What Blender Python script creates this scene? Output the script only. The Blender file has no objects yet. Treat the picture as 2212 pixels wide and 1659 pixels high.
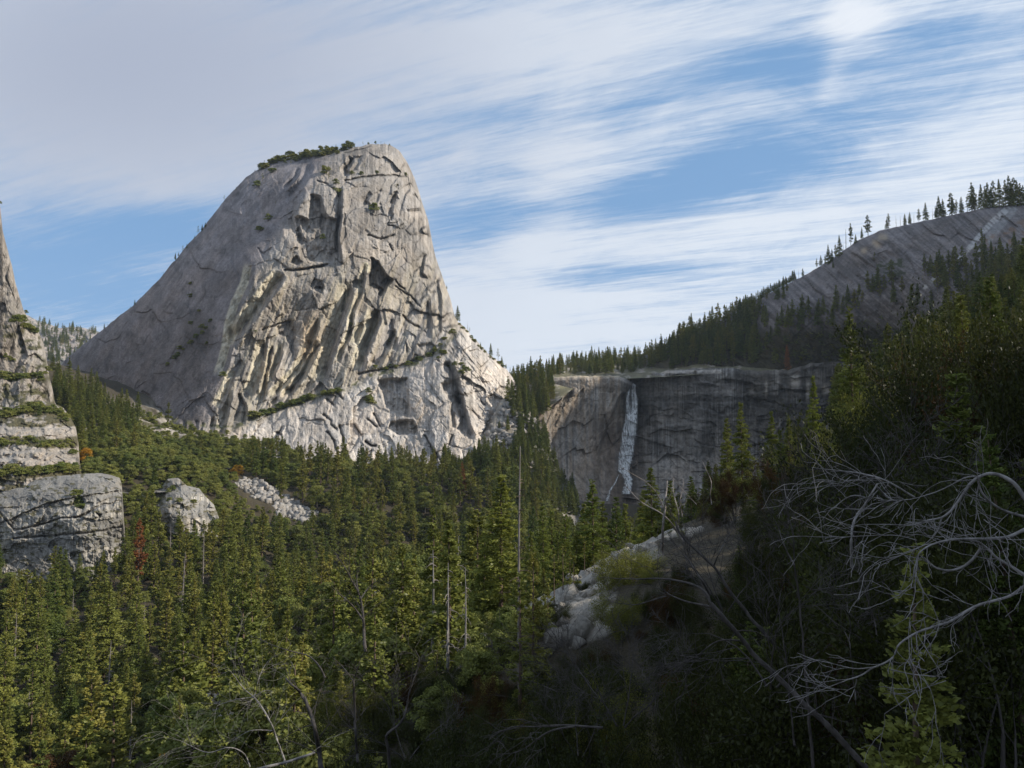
import bpy, math, random
import numpy as np
from mathutils import Vector, Matrix
R = math.radians
S = bpy.context.scene
COL = S.collection
# ---------------------------------------------------------------- camera, sun, sky, exposure
F = 1670.0                      # focal length in "view pixels" (picture 2212 x 1659)
PITCH = R(4.0)
cam = bpy.data.cameras.new('camera'); camo = bpy.data.objects.new('camera', cam); COL.objects.link(camo)
cam.sensor_width = 36; cam.lens = 36*F/2212; cam.clip_start = .3; cam.clip_end = 30000
camo.location = (0, 0, 0); camo.rotation_euler = (math.pi/2+PITCH, 0, 0)
S.camera = camo
SUNV = Vector((0.845, -0.10, 0.525)).normalized()
sl = bpy.data.lights.new('sun', 'SUN'); so = bpy.data.objects.new('sun', sl); COL.objects.link(so)
sl.energy = 5.0; sl.angle = R(.53); sl.color = (1, .93, .80)
so.rotation_euler = SUNV.to_track_quat('Z', 'Y').to_euler()
S.view_settings.view_transform = 'Standard'; S.view_settings.look = 'None'
S.view_settings.exposure = .25; S.view_settings.gamma = 1
S.cycles.max_bounces = 4; S.cycles.diffuse_bounces = 2; S.cycles.transparent_max_bounces = 8
S.cycles.use_denoising = True

def new_tree(owner):
    owner.use_nodes = True; nt = owner.node_tree; nt.nodes.clear(); return nt
class NT:
    """small helper for node trees"""
    def __init__(s, nt): s.nt = nt
    def n(s, t, **k):
        nd = s.nt.nodes.new(t)
        ins = k.pop('i', {})
        for a, b in k.items(): setattr(nd, a, b)
        for a, b in ins.items():
            sock = nd.inputs[a]
            if isinstance(b, bpy.types.NodeSocket): s.nt.links.new(b, sock)
            else: sock.default_value = b
        return nd
    def m(s, op, a, b=None, c=None, clamp=False):
        i = {0: a}
        if b is not None: i[1] = b
        if c is not None: i[2] = c
        return s.n('ShaderNodeMath', operation=op, use_clamp=clamp, i=i).outputs[0]
    def mix(s, f, a, b, bt='MIX'):
        nd = s.n('ShaderNodeMix', data_type='RGBA', blend_type=bt, i={0: f, 6: a, 7: b}); return nd.outputs[2]
    def ramp(s, f, pts, interp='LINEAR'):
        nd = s.n('ShaderNodeValToRGB', i={0: f}); cr = nd.color_ramp; cr.interpolation = interp
        while len(cr.elements) < len(pts): cr.elements.new(.5)
        for e, (p, c) in zip(cr.elements, pts):
            e.position = p; e.color = (c, c, c, 1) if isinstance(c, (int, float)) else (*c, 1)
        return nd.outputs[0]
    def noise(s, vec, scale, detail=6, rough=.55, dist=0.):
        return s.n('ShaderNodeTexNoise', i={'Vector': vec, 'Scale': scale, 'Detail': detail, 'Roughness': rough, 'Distortion': dist}).outputs[0]

W = bpy.data.worlds.new('World'); S.world = W
def build_sky():
    t = NT(new_tree(W))
    sky = t.n('ShaderNodeTexSky', sky_type='NISHITA', sun_disc=False, sun_elevation=math.asin(SUNV.z),
              sun_rotation=math.atan2(SUNV.x, SUNV.y), altitude=1800, air_density=1.0, dust_density=.6, ozone_density=2.0)
    g = t.n('ShaderNodeTexCoord').outputs['Generated']
    sx = t.n('ShaderNodeSeparateXYZ', i={0: g})
    X, Y, Z = sx.outputs
    # cirrus sheet: directions projected on a high flat layer
    zz = t.m('ADD', t.m('MAXIMUM', Z, 0.0), .10)
    px = t.m('DIVIDE', X, zz); py = t.m('DIVIDE', Y, zz)
    A = R(-24)                     # streak direction on the layer
    ca, sa = math.cos(A), math.sin(A)
    al = t.m('ADD', t.m('MULTIPLY', px, ca), t.m('MULTIPLY', py, sa))
    ac = t.m('ADD', t.m('MULTIPLY', px, -sa), t.m('MULTIPLY', py, ca))
    v1 = t.n('ShaderNodeCombineXYZ', i={0: t.m('MULTIPLY', al, .55), 1: t.m('MULTIPLY', ac, 2.4), 2: 3.1}).outputs[0]
    v2 = t.n('ShaderNodeCombineXYZ', i={0: t.m('MULTIPLY', al, 1.6), 1: t.m('MULTIPLY', ac, 11), 2: 7.7}).outputs[0]
    v3 = t.n('ShaderNodeCombineXYZ', i={0: px, 1: py, 2: 1.3}).outputs[0]
    n1 = t.noise(v1, 1.3, 9, .62, .6); n2 = t.noise(v2, 1.2, 8, .68, .5); n3 = t.noise(v3, 2.3, 9, .66, .9)
    # broad distribution of the veil over the sky, by bearing a = x/y and slope e = z/y
    yy = t.m('MAXIMUM', Y, .05)
    a_ = t.m('DIVIDE', X, yy); e_ = t.m('DIVIDE', Z, yy)
    ab = t.n('ShaderNodeCombineXYZ', i={0: a_, 1: e_, 2: 0.0}).outputs[0]
    wob = t.noise(ab, 3.0, 5, .6)
    def blob(u, v, su, sv, rot=0.):
        a0 = (u-1106)/F; e0 = (947-v)/F; da = t.m('SUBTRACT', a_, a0); de = t.m('SUBTRACT', e_, e0)
        c, s_ = math.cos(R(rot)), math.sin(R(rot))
        p = t.m('ADD', t.m('MULTIPLY', da, c), t.m('MULTIPLY', de, s_))
        q = t.m('ADD', t.m('MULTIPLY', da, -s_), t.m('MULTIPLY', de, c))
        r2 = t.m('ADD', t.m('POWER', t.m('ABSOLUTE', t.m('MULTIPLY', p, F/su)), 2.0), t.m('POWER', t.m('ABSOLUTE', t.m('MULTIPLY', q, F/sv)), 2.0))
        r2 = t.m('MULTIPLY', r2, t.m('ADD', .4, t.m('MULTIPLY', wob, 1.2)))
        return t.m('POWER', 2.718, t.m('MULTIPLY', r2, -1.0))
    cov = 0.59
    for (u, v, su, sv, rot, amp) in SKYBLOBS:
        cov = t.m('ADD', t.m('MULTIPLY', blob(u, v, su, sv, rot), amp), cov)
    n4 = t.noise(t.n('ShaderNodeCombineXYZ', i={0: t.m('MULTIPLY', al, 3.2), 1: t.m('MULTIPLY', ac, 30), 2: 2.2}).outputs[0], 1.2, 6, .7, .7)
    st = t.m('ADD', t.m('MULTIPLY', t.m('SUBTRACT', n1, .5), 1.15), t.m('MULTIPLY', t.m('SUBTRACT', n2, .5), .95))
    st = t.m('ADD', st, t.m('MULTIPLY', t.m('SUBTRACT', n4, .5), .75))
    st = t.m('ADD', st, t.m('MULTIPLY', t.m('SUBTRACT', n3, .5), .75))
    # streaks fade in the smooth western veil
    amt = t.m('SUBTRACT', 1.0, t.m('MULTIPLY', blob(250, 150, 700, 420), .62))
    c = t.m('ADD', cov, t.m('MULTIPLY', st, amt), clamp=True)
    c = t.n('ShaderNodeMapRange', interpolation_type='SMOOTHSTEP', i={0: c, 1: .17, 2: .98, 3: 0., 4: 1.}).outputs[0]
    veil = t.mix(blob(250, 100, 1000, 520), (.68, .73, .80, 1), (.36, .40, .50, 1))
    veil = t.mix(t.m('MULTIPLY', blob(1870, 20, 90, 90, 30), t.ramp(n3, [(.4, 0.), (.6, .9)])), veil, (.80, .82, .86, 1))
    skyc = t.n('ShaderNodeVectorMath', operation='SCALE', i={0: sky.outputs[0], 3: .105}).outputs[0]
    skyc = t.mix(.8, skyc, (.160, .325, .575, 1))
    col = t.mix(c, skyc, veil)
    bg = t.n('ShaderNodeBackground', i={0: col, 1: 1.0})
    t.n('ShaderNodeOutputWorld', i={0: bg.outputs[0]})
# (u, v, su, sv, rotation, amount): banks of cloud (+) and open blue (-)
SKYBLOBS = [(250, 150, 620, 330, 0, .45), (60, 600, 420, 110, 0, -.50), (330, 480, 260, 60, 0, -.42), (1000, 470, 190, 80, 10, -.35),
            (1600, 340, 420, 85, 17, -.60), (1340, 590, 300, 34, 3, -.58), (1500, 160, 500, 50, 14, -.22), (1500, 520, 700, 70, 8, .30),
            (1130, 700, 500, 130, 0, .42), (1190, 400, 85, 320, -14, .26), (1875, 20, 70, 70, -20, .45), (1830, 105, 34, 60, -24, .2), (1812, 165, 22, 40, -20, .1), (2100, 330, 260, 90, 10, .30),
            (1150, 60, 260, 90, 0, .2), (1290, 470, 120, 50, 0, .1)]
build_sky()

# ---------------------------------------------------------------- numpy helpers
def dirs(u, v):
    xc = (np.asarray(u, float)-1106)/F; yc = (829.5-np.asarray(v, float))/F
    c, s = math.cos(PITCH), math.sin(PITCH)
    dy = c-yc*s; dz = s+yc*c
    return xc/dy, dz/dy
def P(u, v, Y):
    a, e = dirs(u, v); Y = np.asarray(Y, float)
    return np.stack([a*Y, Y+0*a, e*Y], -1)
def proj(p):
    p = np.asarray(p, float); c, s = math.cos(PITCH), math.sin(PITCH)
    d = p[..., 1]*c+p[..., 2]*s; up = -p[..., 1]*s+p[..., 2]*c
    return 1106+F*p[..., 0]/d, 829.5-F*up/d
def hsh(ix, iy, seed):
    h = (ix.astype(np.int64)*374761393+iy.astype(np.int64)*668265263+seed*1274126177) & 0xffffffff
    h = ((h ^ (h >> 13))*1103515245+12345) & 0xffffffff
    h = ((h ^ (h >> 15))*2246822519) & 0xffffffff
    return ((h ^ (h >> 16)) & 0xffffff)/16777215.0
def vn(x, y, seed=0):
    x = np.asarray(x, float); y = np.asarray(y, float)
    ix = np.floor(x); iy = np.floor(y); fx = x-ix; fy = y-iy
    fx = fx*fx*fx*(fx*(fx*6-15)+10); fy = fy*fy*fy*(fy*(fy*6-15)+10)
    a = hsh(ix, iy, seed); b = hsh(ix+1, iy, seed); c = hsh(ix, iy+1, seed); d = hsh(ix+1, iy+1, seed)
    return (a*(1-fx)+b*fx)*(1-fy)+(c*(1-fx)+d*fx)*fy
def fbm(x, y, o=5, seed=0, g=.5):
    s = 0; a = 1.; t = 0
    for k in range(o):
        s = s+a*(vn(x, y, seed+k*17)-.5); t += a; a *= g; x = x*2.03+5.1; y = y*2.03-3.7
    return s/t*2
def ridged(x, y, o=5, seed=0, g=.55):
    s = 0; a = 1.; t = 0
    for k in range(o):
        s = s+a*(1-abs(2*vn(x, y, seed+k*23)-1)); t += a; a *= g; x = x*2.07+1.3; y = y*2.07+9.1
    return s/t
def voro(x, y, seed=0):
    ix = np.floor(x); iy = np.floor(y)
    d1 = np.full(x.shape, 9.); d2 = d1.copy(); bi = np.zeros(x.shape); bj = bi.copy(); bx = bi.copy(); by = bi.copy()
    for i in (-1, 0, 1):
        for j in (-1, 0, 1):
            cx = ix+i+hsh(ix+i, iy+j, seed); cy = iy+j+hsh(ix+i, iy+j, seed+7)
            d = np.hypot(x-cx, y-cy); n = d < d1
            d2 = np.where(n, d1, np.minimum(d2, d)); d1 = np.where(n, d, d1)
            bi = np.where(n, ix+i, bi); bj = np.where(n, iy+j, bj); bx = np.where(n, x-cx, bx); by = np.where(n, y-cy, by)
    return bi, bj, bx, by, d2-d1
def facets(x, y, seed, amp, tilt):
    bi, bj, bx, by, e = voro(x, y, seed)
    return amp*(hsh(bi, bj, seed+31)-.5)+tilt*(bx*(hsh(bi, bj, seed+5)-.5)+by*(hsh(bi, bj, seed+9)-.5)), e
def smooth(a, b, x):
    t = np.clip((x-a)/(b-a), 0, 1); return t*t*(3-2*t)
def tps(pts, lin=True, reg=0.):
    p = np.array(pts, float); X = p[:, :2]; sc = np.abs(X).max()+1; X = X/sc; z = p[:, 2]; n = len(X)
    def k(r2): return r2*np.log(r2+1e-12)*.5
    A = np.zeros((n+3, n+3)); D = ((X[:, None]-X[None])**2).sum(-1)
    A[:n, :n] = k(D)+reg*np.eye(n); A[:n, n] = 1; A[:n, n+1:] = X; A[n, :n] = 1; A[n+1:, :n] = X.T
    w = np.linalg.solve(A, np.r_[z, 0, 0, 0])
    def f(x, y):
        x = np.asarray(x, float)/sc; y = np.asarray(y, float)/sc; s = w[n]+w[n+1]*x+w[n+2]*y
        for i in range(n): s = s+w[i]*k((x-X[i, 0])**2+(y-X[i, 1])**2)
        return s
    return f
def segd(poly, U, V):
    """signed distance (+ = right-hand side of the direction of travel) and the run 0..1"""
    p = np.array(poly, float); best = np.full(np.shape(U), 1e9); sg = np.zeros_like(best); tt = np.zeros_like(best)
    L = np.r_[0, np.cumsum(np.hypot(*np.diff(p, axis=0).T))]
    for i in range(len(p)-1):
        a, b = p[i], p[i+1]; d = b-a; l2 = (d**2).sum()
        t = np.clip(((U-a[0])*d[0]+(V-a[1])*d[1])/l2, 0, 1); dx = U-a[0]-t*d[0]; dy = V-a[1]-t*d[1]
        r = np.hypot(dx, dy); n = r < best
        best = np.where(n, r, best); sg = np.where(n, np.where(d[0]*dy-d[1]*dx > 0, 1., -1.), sg)
        tt = np.where(n, (L[i]+t*math.sqrt(l2))/L[-1], tt)
    return best*sg, tt
def inpoly(poly, U, V):
    p = np.array(poly, float); c = np.zeros(np.shape(U), bool); n = len(p)
    for i in range(n):
        x1, y1 = p[i]; x2, y2 = p[(i+1) % n]
        if y1 == y2: continue
        c ^= ((y1 > V) != (y2 > V)) & (U < (x2-x1)*(V-y1)/(y2-y1)+x1)
    return c
def polysd(poly, U, V):
    d, _ = segd(list(poly)+[poly[0]], U, V); d = abs(d); return np.where(inpoly(poly, U, V), d, -d)
def mk(name, verts, faces, mat=None, parent=None, cols=None, smooth_=True, matidx=None):
    me = bpy.data.meshes.new(name); v = np.asarray(verts, np.float32); f = np.asarray(faces, np.int32); k = f.shape[1]
    me.vertices.add(len(v)); me.vertices.foreach_set('co', v.ravel())
    me.loops.add(f.size); me.loops.foreach_set('vertex_index', f.ravel())
    me.polygons.add(len(f)); me.polygons.foreach_set('loop_start', np.arange(0, f.size, k, dtype=np.int32))
    me.polygons.foreach_set('loop_total', np.full(len(f), k, np.int32))
    if smooth_: me.polygons.foreach_set('use_smooth', np.ones(len(f), bool))
    for m in (mat if isinstance(mat, (list, tuple)) else [mat]):
        if m: me.materials.append(m)
    if matidx is not None: me.polygons.foreach_set('material_index', np.asarray(matidx, np.int32))
    if cols is not None:
        a = me.color_attributes.new('Col', 'FLOAT_COLOR', 'POINT'); c = np.ones((len(v), 4), np.float32); cc = np.asarray(cols, np.float32)
        c[:, :cc.shape[1]] = cc; a.data.foreach_set('color', c.ravel())
    me.update(); me.validate()
    o = bpy.data.objects.new(name, me); COL.objects.link(o)
    if parent: o.parent = parent
    return o
def tag(o, label=None, cat=None, group=None, kind=None):
    if label: o['label'] = label
    if cat: o['category'] = cat
    if group: o['group'] = group
    if kind: o['kind'] = kind
    return o
def gridfaces(nr, nc):
    i = np.arange(nr-1)[:, None]*nc+np.arange(nc-1)[None]; i = i.ravel()
    return np.stack([i, i+nc, i+nc+1, i+1], 1)
def zm(x0, y0, k, pts):   # points read in an enlarged crop -> view pixels
    return [(x0+k*a, y0+k*b) for a, b in pts]

# ---------------------------------------------------------------- materials
def rock_mat(name, bump=1.0, sc=1.0, streak=.5, gloss=.85):
    """granite: the vertex colour gives the broad stains and any painted light or shade, nodes add grain, lichen, water streaks and fine relief"""
    m = bpy.data.materials.new(name); t = NT(new_tree(m))
    c = t.n('ShaderNodeAttribute', attribute_name='Col').outputs[0]
    o = t.n('ShaderNodeTexCoord').outputs['Object']
    mp = t.n('ShaderNodeMapping', i={0: o, 3: (1, 1, .13)}).outputs[0]
    n1 = t.noise(o, .035*sc, 5, .62); n2 = t.noise(mp, .16*sc, 5, .62); n3 = t.noise(o, .5*sc, 5, .7)
    f = t.m('MULTIPLY', t.ramp(n1, [(.3, .82), (.7, 1.16)]), t.ramp(n2, [(.28, 1-.45*streak), (.55, 1.), (.75, 1+.16*streak)]))
    f = t.m('MULTIPLY', f, t.ramp(n3, [(.3, .74), (.5, 1.), (.72, 1.16)]))
    col = t.n('ShaderNodeVectorMath', operation='SCALE', i={0: c, 3: f}).outputs[0]
    hue = t.noise(o, .02*sc, 3, .6)
    col = t.mix(t.ramp(hue, [(.42, 0.), (.62, .35)]), col, t.mix(1., col, (1.12, .98, .82, 1), 'MULTIPLY'))
    h = t.m('ADD', t.m('MULTIPLY', t.noise(o, .22*sc, 7, .70), 2.6/sc), t.m('MULTIPLY', t.noise(mp, .5*sc, 3, .65), .6/sc))
    vo = t.n('ShaderNodeTexVoronoi', feature='DISTANCE_TO_EDGE', i={'Vector': t.n('ShaderNodeMapping', i={0: o, 3: (1, 1, .55)}).outputs[0], 'Scale': .12*sc}).outputs[0]
    h = t.m('ADD', h, t.m('MULTIPLY', t.ramp(vo, [(0, 0.), (.05, 1.)]), .35/sc))
    b = t.n('ShaderNodeBump', i={'Strength': .9*bump, 'Distance': 1.0, 'Height': h}).outputs[0]
    p = t.n('ShaderNodeBsdfPrincipled', i={'Base Color': col, 'Roughness': gloss, 'Normal': b, 'Specular IOR Level': .25})
    t.n('ShaderNodeOutputMaterial', i={0: p.outputs[0]})
    return m
M_ROCK = rock_mat('granite', .8)
M_ROCKN = rock_mat('near_granite', 1.0, 6.0, .6)
M_CLIFF = rock_mat('stained_cliff_granite', .8, 1.0, 1.2)

# ---------------------------------------------------------------- rock bodies whose outline is known: front relief, rounded crest, real back
RELIEFS = {}
def relief(name, top, vbot, depth, du, nrows, w=30, Rr=40, back=150, disp=None, color=None, mat=None, rough=(1.2, 9), keep=None, crestpow=1.6):
    top = np.array(top, float); u = np.arange(top[0, 0], top[-1, 0]+du*.5, du)
    vt = np.interp(u, top[:, 0], top[:, 1])
    vt = vt+rough[0]*fbm(u/rough[1], u*0, 4, 71)
    sl = np.gradient(np.interp(u, top[:, 0], top[:, 1]), u); k = np.ones(15)/15; sl = np.convolve(np.pad(sl, 7, mode='edge'), k, 'valid')
    cosf = 1/np.sqrt(1+sl**2)
    vb = np.interp(u, *np.array(vbot, float).T) if isinstance(vbot, (list, tuple)) else np.full(len(u), float(vbot))
    s = np.linspace(0, 1, nrows)**1.12
    U = np.repeat(u[None], nrows, 0); V = vt[None]+s[:, None]*np.maximum(vb-vt, 3)[None]
    T = np.clip((V-vt[None])*cosf[None]/w, 0, 1)
    def Yf(U, V, T):
        Y = depth(U, V)+Rr*(1-np.sqrt(np.clip(1-(1-T)**2, 0, 1)))
        if disp is not None: Y = Y+disp(U, V, Y)*smooth(0, .5, T+.12)
        return Y
    Y = Yf(U, V, T); front = P(U, V, Y)
    nb = 14; q = np.linspace(0, 1, nb+1)[1:, None]; cr = front[0]; zb = front[-1][:, 2]-5
    ax = cr[None, :, 0]; yb = cr[None, :, 1]+back*np.sin(q*math.pi/2); zz = zb[None]+(cr[None, :, 2]-zb[None])*np.cos(q*math.pi/2)
    zz = np.where(cr[None, :, 2] > zb[None], zz, cr[None, :, 2]-5)
    bk = np.stack([ax*(yb/cr[None, :, 1]), yb, zz], -1)[::-1]
    G = np.concatenate([bk, front], 0); nr, nc = G.shape[:2]
    if color is not None:
        c = color(U, V, G[nb:]); cols = np.concatenate([np.repeat(c[:1], nb, 0), c], 0).reshape(-1, 3)
    else: cols = None
    o = mk(name, G.reshape(-1, 3), gridfaces(nr, nc), mat, cols=cols)
    def at(uu, vv):
        uu = np.asarray(uu, float); vv = np.asarray(vv, float)
        t0 = np.interp(uu, top[:, 0], top[:, 1]); cf = np.interp(uu, u, cosf)
        vv = np.maximum(vv, t0)
        return P(uu, vv, Yf(uu, vv, np.clip((vv-t0)*cf/w, 0, 1)))
    RELIEFS[name] = (at, top, vb)
    return o, at
# ================================================================ the great granite dome
Z1 = lambda p: zm(387, 553, .2, p)
Z2 = lambda p: zm(774, 553, .2, p)
Z3 = lambda p: zm(774, 829.5, .2, p)
Z5 = lambda p: zm(387, 829.5, .2, p)
ZT = lambda p: zm(553, 276.5, .3, p)
CAPTOP = [(112, 812), (130, 790), (147, 771), (210, 720), (234, 702), (255, 684), (285, 662), (315, 633), (345, 602), (360, 582), (384, 555), (405, 528),
          (435, 498), (450, 477), (465, 459), (486, 432), (510, 405), (534, 381), (558, 366), (585, 351), (628, 340), (673, 333), (721, 327), (763, 318),
          (808, 310), (841, 312), (862, 325), (880, 351), (895, 384), (904, 410), (913, 440), (925, 476), (932, 513), (940, 552), (952, 587), (964, 621),
          (973, 646), (981, 680), (990, 697), (1003, 706), (1021, 729), (1038, 745), (1055, 764), (1069, 775), (1097, 800), (1112, 822), (1124, 860), (1135, 900), (1150, 960)]
capD = tps([(812, 312, 1185), (640, 340, 1215), (900, 400, 1200), (800, 450, 1112), (880, 470, 1140), (800, 600, 1062), (920, 600, 1120), (800, 740, 1020), (950, 690, 1065),
            (660, 400, 1120), (620, 470, 1090), (545, 570, 1045), (495, 700, 1010), (455, 820, 985), (400, 900, 960), (510, 405, 1205), (560, 460, 1140), (450, 480, 1205), (360, 590, 1205), (420, 620, 1125),
            (260, 690, 1240), (380, 720, 1105), (150, 780, 1310), (200, 820, 1220), (300, 800, 1130), (260, 900, 1110), (350, 880, 1020), (600, 700, 1010), (700, 850, 975), (560, 880, 960),
            (700, 720, 1018), (850, 850, 975), (1000, 780, 1010), (1090, 840, 1040), (1000, 900, 955), (900, 960, 930), (700, 980, 905), (500, 980, 900), (1100, 960, 960), (1000, 1030, 900), (700, 1080, 870), (300, 1000, 930)], reg=1e-5)
# chutes and ribs: the line is the bottom of the chute, sunlit wall on its left, shaded wall on its right
GROOVES = [(Z1([(790, 60), (745, 300), (640, 520), (575, 730), (545, 960), (500, 1150), (430, 1330)]), 17, 8, 9, 14), (Z1([(600, 1230), (520, 1440), (410, 1650)]), 16, 6, 7, 12),
           (Z1([(1140, 190), (1010, 340), (900, 490), (760, 670), (620, 850), (560, 1000)]), 24, 15, 13, 22),
           (Z1([(1850, 260), (1800, 480), (1740, 660), (1680, 850), (1640, 1000), (1590, 1150), (1540, 1400)]), 26, 13, 14, 24),
           (Z1([(1500, 900), (1440, 1050), (1330, 1280), (1200, 1440), (1110, 1540)]), 20, 12, 11, 18),
           (Z1([(2010, 60), (1960, 400), (1870, 600), (1840, 850), (1760, 1000), (1700, 1180)]), 9, 9, 6, 15),
           (Z1([(920, 900), (900, 1050), (860, 1250), (790, 1450), (770, 1500)]), 19, 10, 9, 16), (Z1([(1000, 950), (965, 1150), (930, 1300), (900, 1500)]), 6, 10, 6, 12),
           (Z1([(1110, 930), (1080, 1080), (1000, 1300), (920, 1450), (870, 1600)]), 12, 8, 7, 12), (Z1([(1500, 640), (1480, 800), (1400, 1000), (1280, 1230), (1080, 1440), (960, 1560)]), 14, 9, 6, 13),
           (Z1([(2140, 560), (2100, 780), (2040, 900), (1990, 1050), (1950, 1250)]), 22, 9, 9, 15), (Z1([(1980, 720), (1930, 850), (1900, 960)]), 12, 6, 6, 9),
           (Z2([(190, 570), (215, 700), (130, 900), (70, 1030), (30, 1230)]), 20, 8, 9, 14), (Z2([(400, 800), (330, 950), (270, 1050), (190, 1220)]), 20, 8, 8, 12),
           (Z2([(270, 580), (300, 760)]), 9, 4, 4, 7), (Z2([(370, 680), (365, 800)]), 8, 4, 4, 6), (Z2([(850, 230), (880, 480), (890, 600)]), 10, 4, 5, 7), (Z2([(740, 480), (780, 700), (760, 900)]), 12, 7, 6, 6),
           (Z2([(920, 1130), (1010, 1250), (1080, 1480), (1110, 1660)]), 12, 14, 12, 34), (Z3([(1060, 60), (1120, 260), (1170, 450), (1235, 610)]), 12, 13, 10, 26),
           (Z5([(130, 430), (105, 600), (90, 700)]), 5, 6, 4, 9), (Z5([(200, 380), (165, 560), (110, 740)]), 8, 7, 5, 11), (Z5([(250, 400), (215, 600), (150, 800)]), 6, 6, 4, 9), (Z5([(60, 380), (50, 620), (10, 800)]), 9, 7, 5, 10),
           (Z5([(390, 330), (300, 640), (280, 900)]), 10, 10, 7, 13), (Z5([(560, 30), (440, 600), (330, 960)]), 16, 9, 8, 14), (Z5([(640, 90), (720, 260), (690, 450)]), 8, 7, 5, 8), (Z5([(1150, 440), (900, 750), (830, 1000)]), 10, 5, 4, 6),
           (ZT([(350, 430), (280, 520), (250, 640), (330, 860)]), 26, 10, 12, 10), (ZT([(600, 420), (605, 640), (580, 790), (600, 980)]), 8, 14, 7, 30), (ZT([(450, 500), (470, 620), (520, 680)]), 26, 7, 9, 9),
           (ZT([(840, 470), (780, 520), (830, 580)]), 15, 6, 6, 8), (ZT([(960, 560), (1000, 470), (960, 640)]), 8, 8, 5, 6), (ZT([(400, 250), (340, 380), (220, 520)]), 16, 8, 10, 12), (ZT([(320, 290), (260, 380), (200, 440)]), 10, 8, 6, 9),
           (ZT([(700, 210), (640, 300), (660, 350)]), 10, 14, 7, 9), (ZT([(1140, 470), (1190, 540)]), 8, 8, 4, 4), (ZT([(1310, 1120), (1330, 1300), (1320, 1480)]), 8, 5, 4, 6), (ZT([(1220, 900), (1190, 1050), (1240, 1090)]), 10, 6, 4, 6),
           (ZT([(1080, 600), (1180, 590), (1230, 680)]), 6, 5, 4, 4)]
RECESS = [(Z2([(140, 15), (200, 50), (250, 130), (300, 205), (372, 262), (310, 330), (280, 380), (240, 430), (195, 360), (105, 330), (108, 210), (138, 130)]), 22, 3), (Z3([(325, 480), (355, 415), (450, 395), (590, 395), (625, 450), (640, 545), (560, 540), (430, 552), (350, 505)]), 16, 3),
          (Z3([(215, -40), (525, -60), (540, 200), (552, 350), (450, 330), (300, 240), (265, 120)]), 13, 5), (Z3([(905, 0), (1010, -30), (1075, 150), (1150, 380), (1150, 560), (1090, 500), (1010, 470), (1000, 330), (1010, 200), (915, 90)]), 15, 4),
          (Z2([(388, 800), (412, 900), (410, 1010), (330, 1020), (300, 960)]), 9, 3), (ZT([(395, 480), (460, 495), (500, 640), (590, 660), (605, 640), (585, 900), (540, 960), (420, 965), (330, 940), (300, 740), (290, 640), (380, 660)]), 13, 4),
          (ZT([(630, 290), (700, 210), (760, 200), (720, 300), (650, 345)]), 10, 4), (ZT([(245, 965), (285, 920), (335, 965), (300, 985)]), 10, 3), (ZT([(10, 860), (50, 900), (110, 860), (60, 960)]), 6, 2), (ZT([(390, 1150), (420, 1080), (470, 1100), (490, 1160)]), 8, 2),
          (ZT([(690, 1110), (720, 1090), (770, 1100), (760, 1150), (700, 1150)]), 9, 2), (ZT([(800, 1130), (850, 1120), (930, 1170), (880, 1230)]), 7, 2), (Z2([(640, 960), (790, 940), (850, 1010), (830, 1080), (730, 1090)]), 7, 3), (Z5([(1130, 60), (1500, -40), (1560, -30), (1500, 60), (1180, 150)]), 3, 4),
          (ZT([(820, 560), (850, 470), (900, 440), (870, 540)]), 5, 3), (ZT([(945, 560), (960, 500), (1010, 470), (1030, 510), (980, 560)]), 6, 2), (Z1([(1420, 350), (1520, 330), (1555, 350), (1545, 400), (1450, 370)]), 8, 2),
          (Z1([(1060, 770), (1200, 700), (1250, 800), (1240, 1080), (1150, 860), (1060, 850)]), 8, 4), (ZT([(940, 700), (960, 680), (1020, 680), (1000, 715)]), 4, 2), (Z3([(1040, 300), (1070, 270), (1110, 400), (1050, 500)]), -9, 2)]
CRACKS = [Z5([(1560, 330), (1640, 400), (1640, 440), (1700, 490)]), Z5([(1730, 450), (1765, 560), (1790, 700), (1810, 800)]), Z5([(1600, 520), (1670, 610), (1700, 700), (1710, 750)]), Z5([(1900, 440), (1930, 500), (1975, 560)]),
          Z5([(1600, 160), (1670, 230)]), Z5([(1700, 60), (1760, 160)]), Z5([(2020, 620), (2070, 660), (2120, 670)]), Z5([(1050, 520), (1100, 548)]), Z3([(80, 620), (160, 670), (190, 665)]), Z3([(720, 560), (800, 700), (900, 840)]),
          Z3([(980, 650), (1010, 560)]), Z3([(170, 320), (240, 460)]), Z3([(100, 380), (200, 460)]), Z3([(1140, 100), (1170, 130), (1100, 110)]), Z3([(1330, 190), (1370, 230)]), Z3([(30, 700), (100, 800)]),
          Z2([(400, 260), (440, 320), (500, 360)]), Z2([(400, 330), (560, 430), (660, 540)]), Z2([(480, 640), (560, 720), (660, 770)]), Z2([(520, 950), (525, 1030)]), Z2([(0, 1270), (400, 1200), (640, 1120)]), ZT([(810, 770), (900, 800), (990, 770)]),
          ZT([(640, 620), (630, 700)]), ZT([(980, 620), (975, 660)]), ZT([(960, 840), (985, 880)]), ZT([(290, 1020), (420, 1010), (510, 980)]), ZT([(560, 440), (500, 400), (440, 380)]), ZT([(640, 380), (800, 350), (960, 340), (1080, 350)]), ZT([(830, 130), (760, 150), (640, 180)]),
          Z1([(1150, 150), (1300, 150), (1560, 100)]), Z1([(1790, 400), (1750, 600)]), Z1([(1200, 700), (1000, 760), (900, 800)])]
LEDGE = [(360, 905), (440, 918), (500, 925), (545, 905), (600, 885), (645, 870), (700, 850), (760, 836), (795, 812), (850, 800), (905, 782), (950, 755), (985, 722), (1010, 700)]
UPL = ZT([(120, 640), (330, 480), (420, 430), (640, 380), (820, 345), (1080, 330), (1150, 350)])
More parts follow.
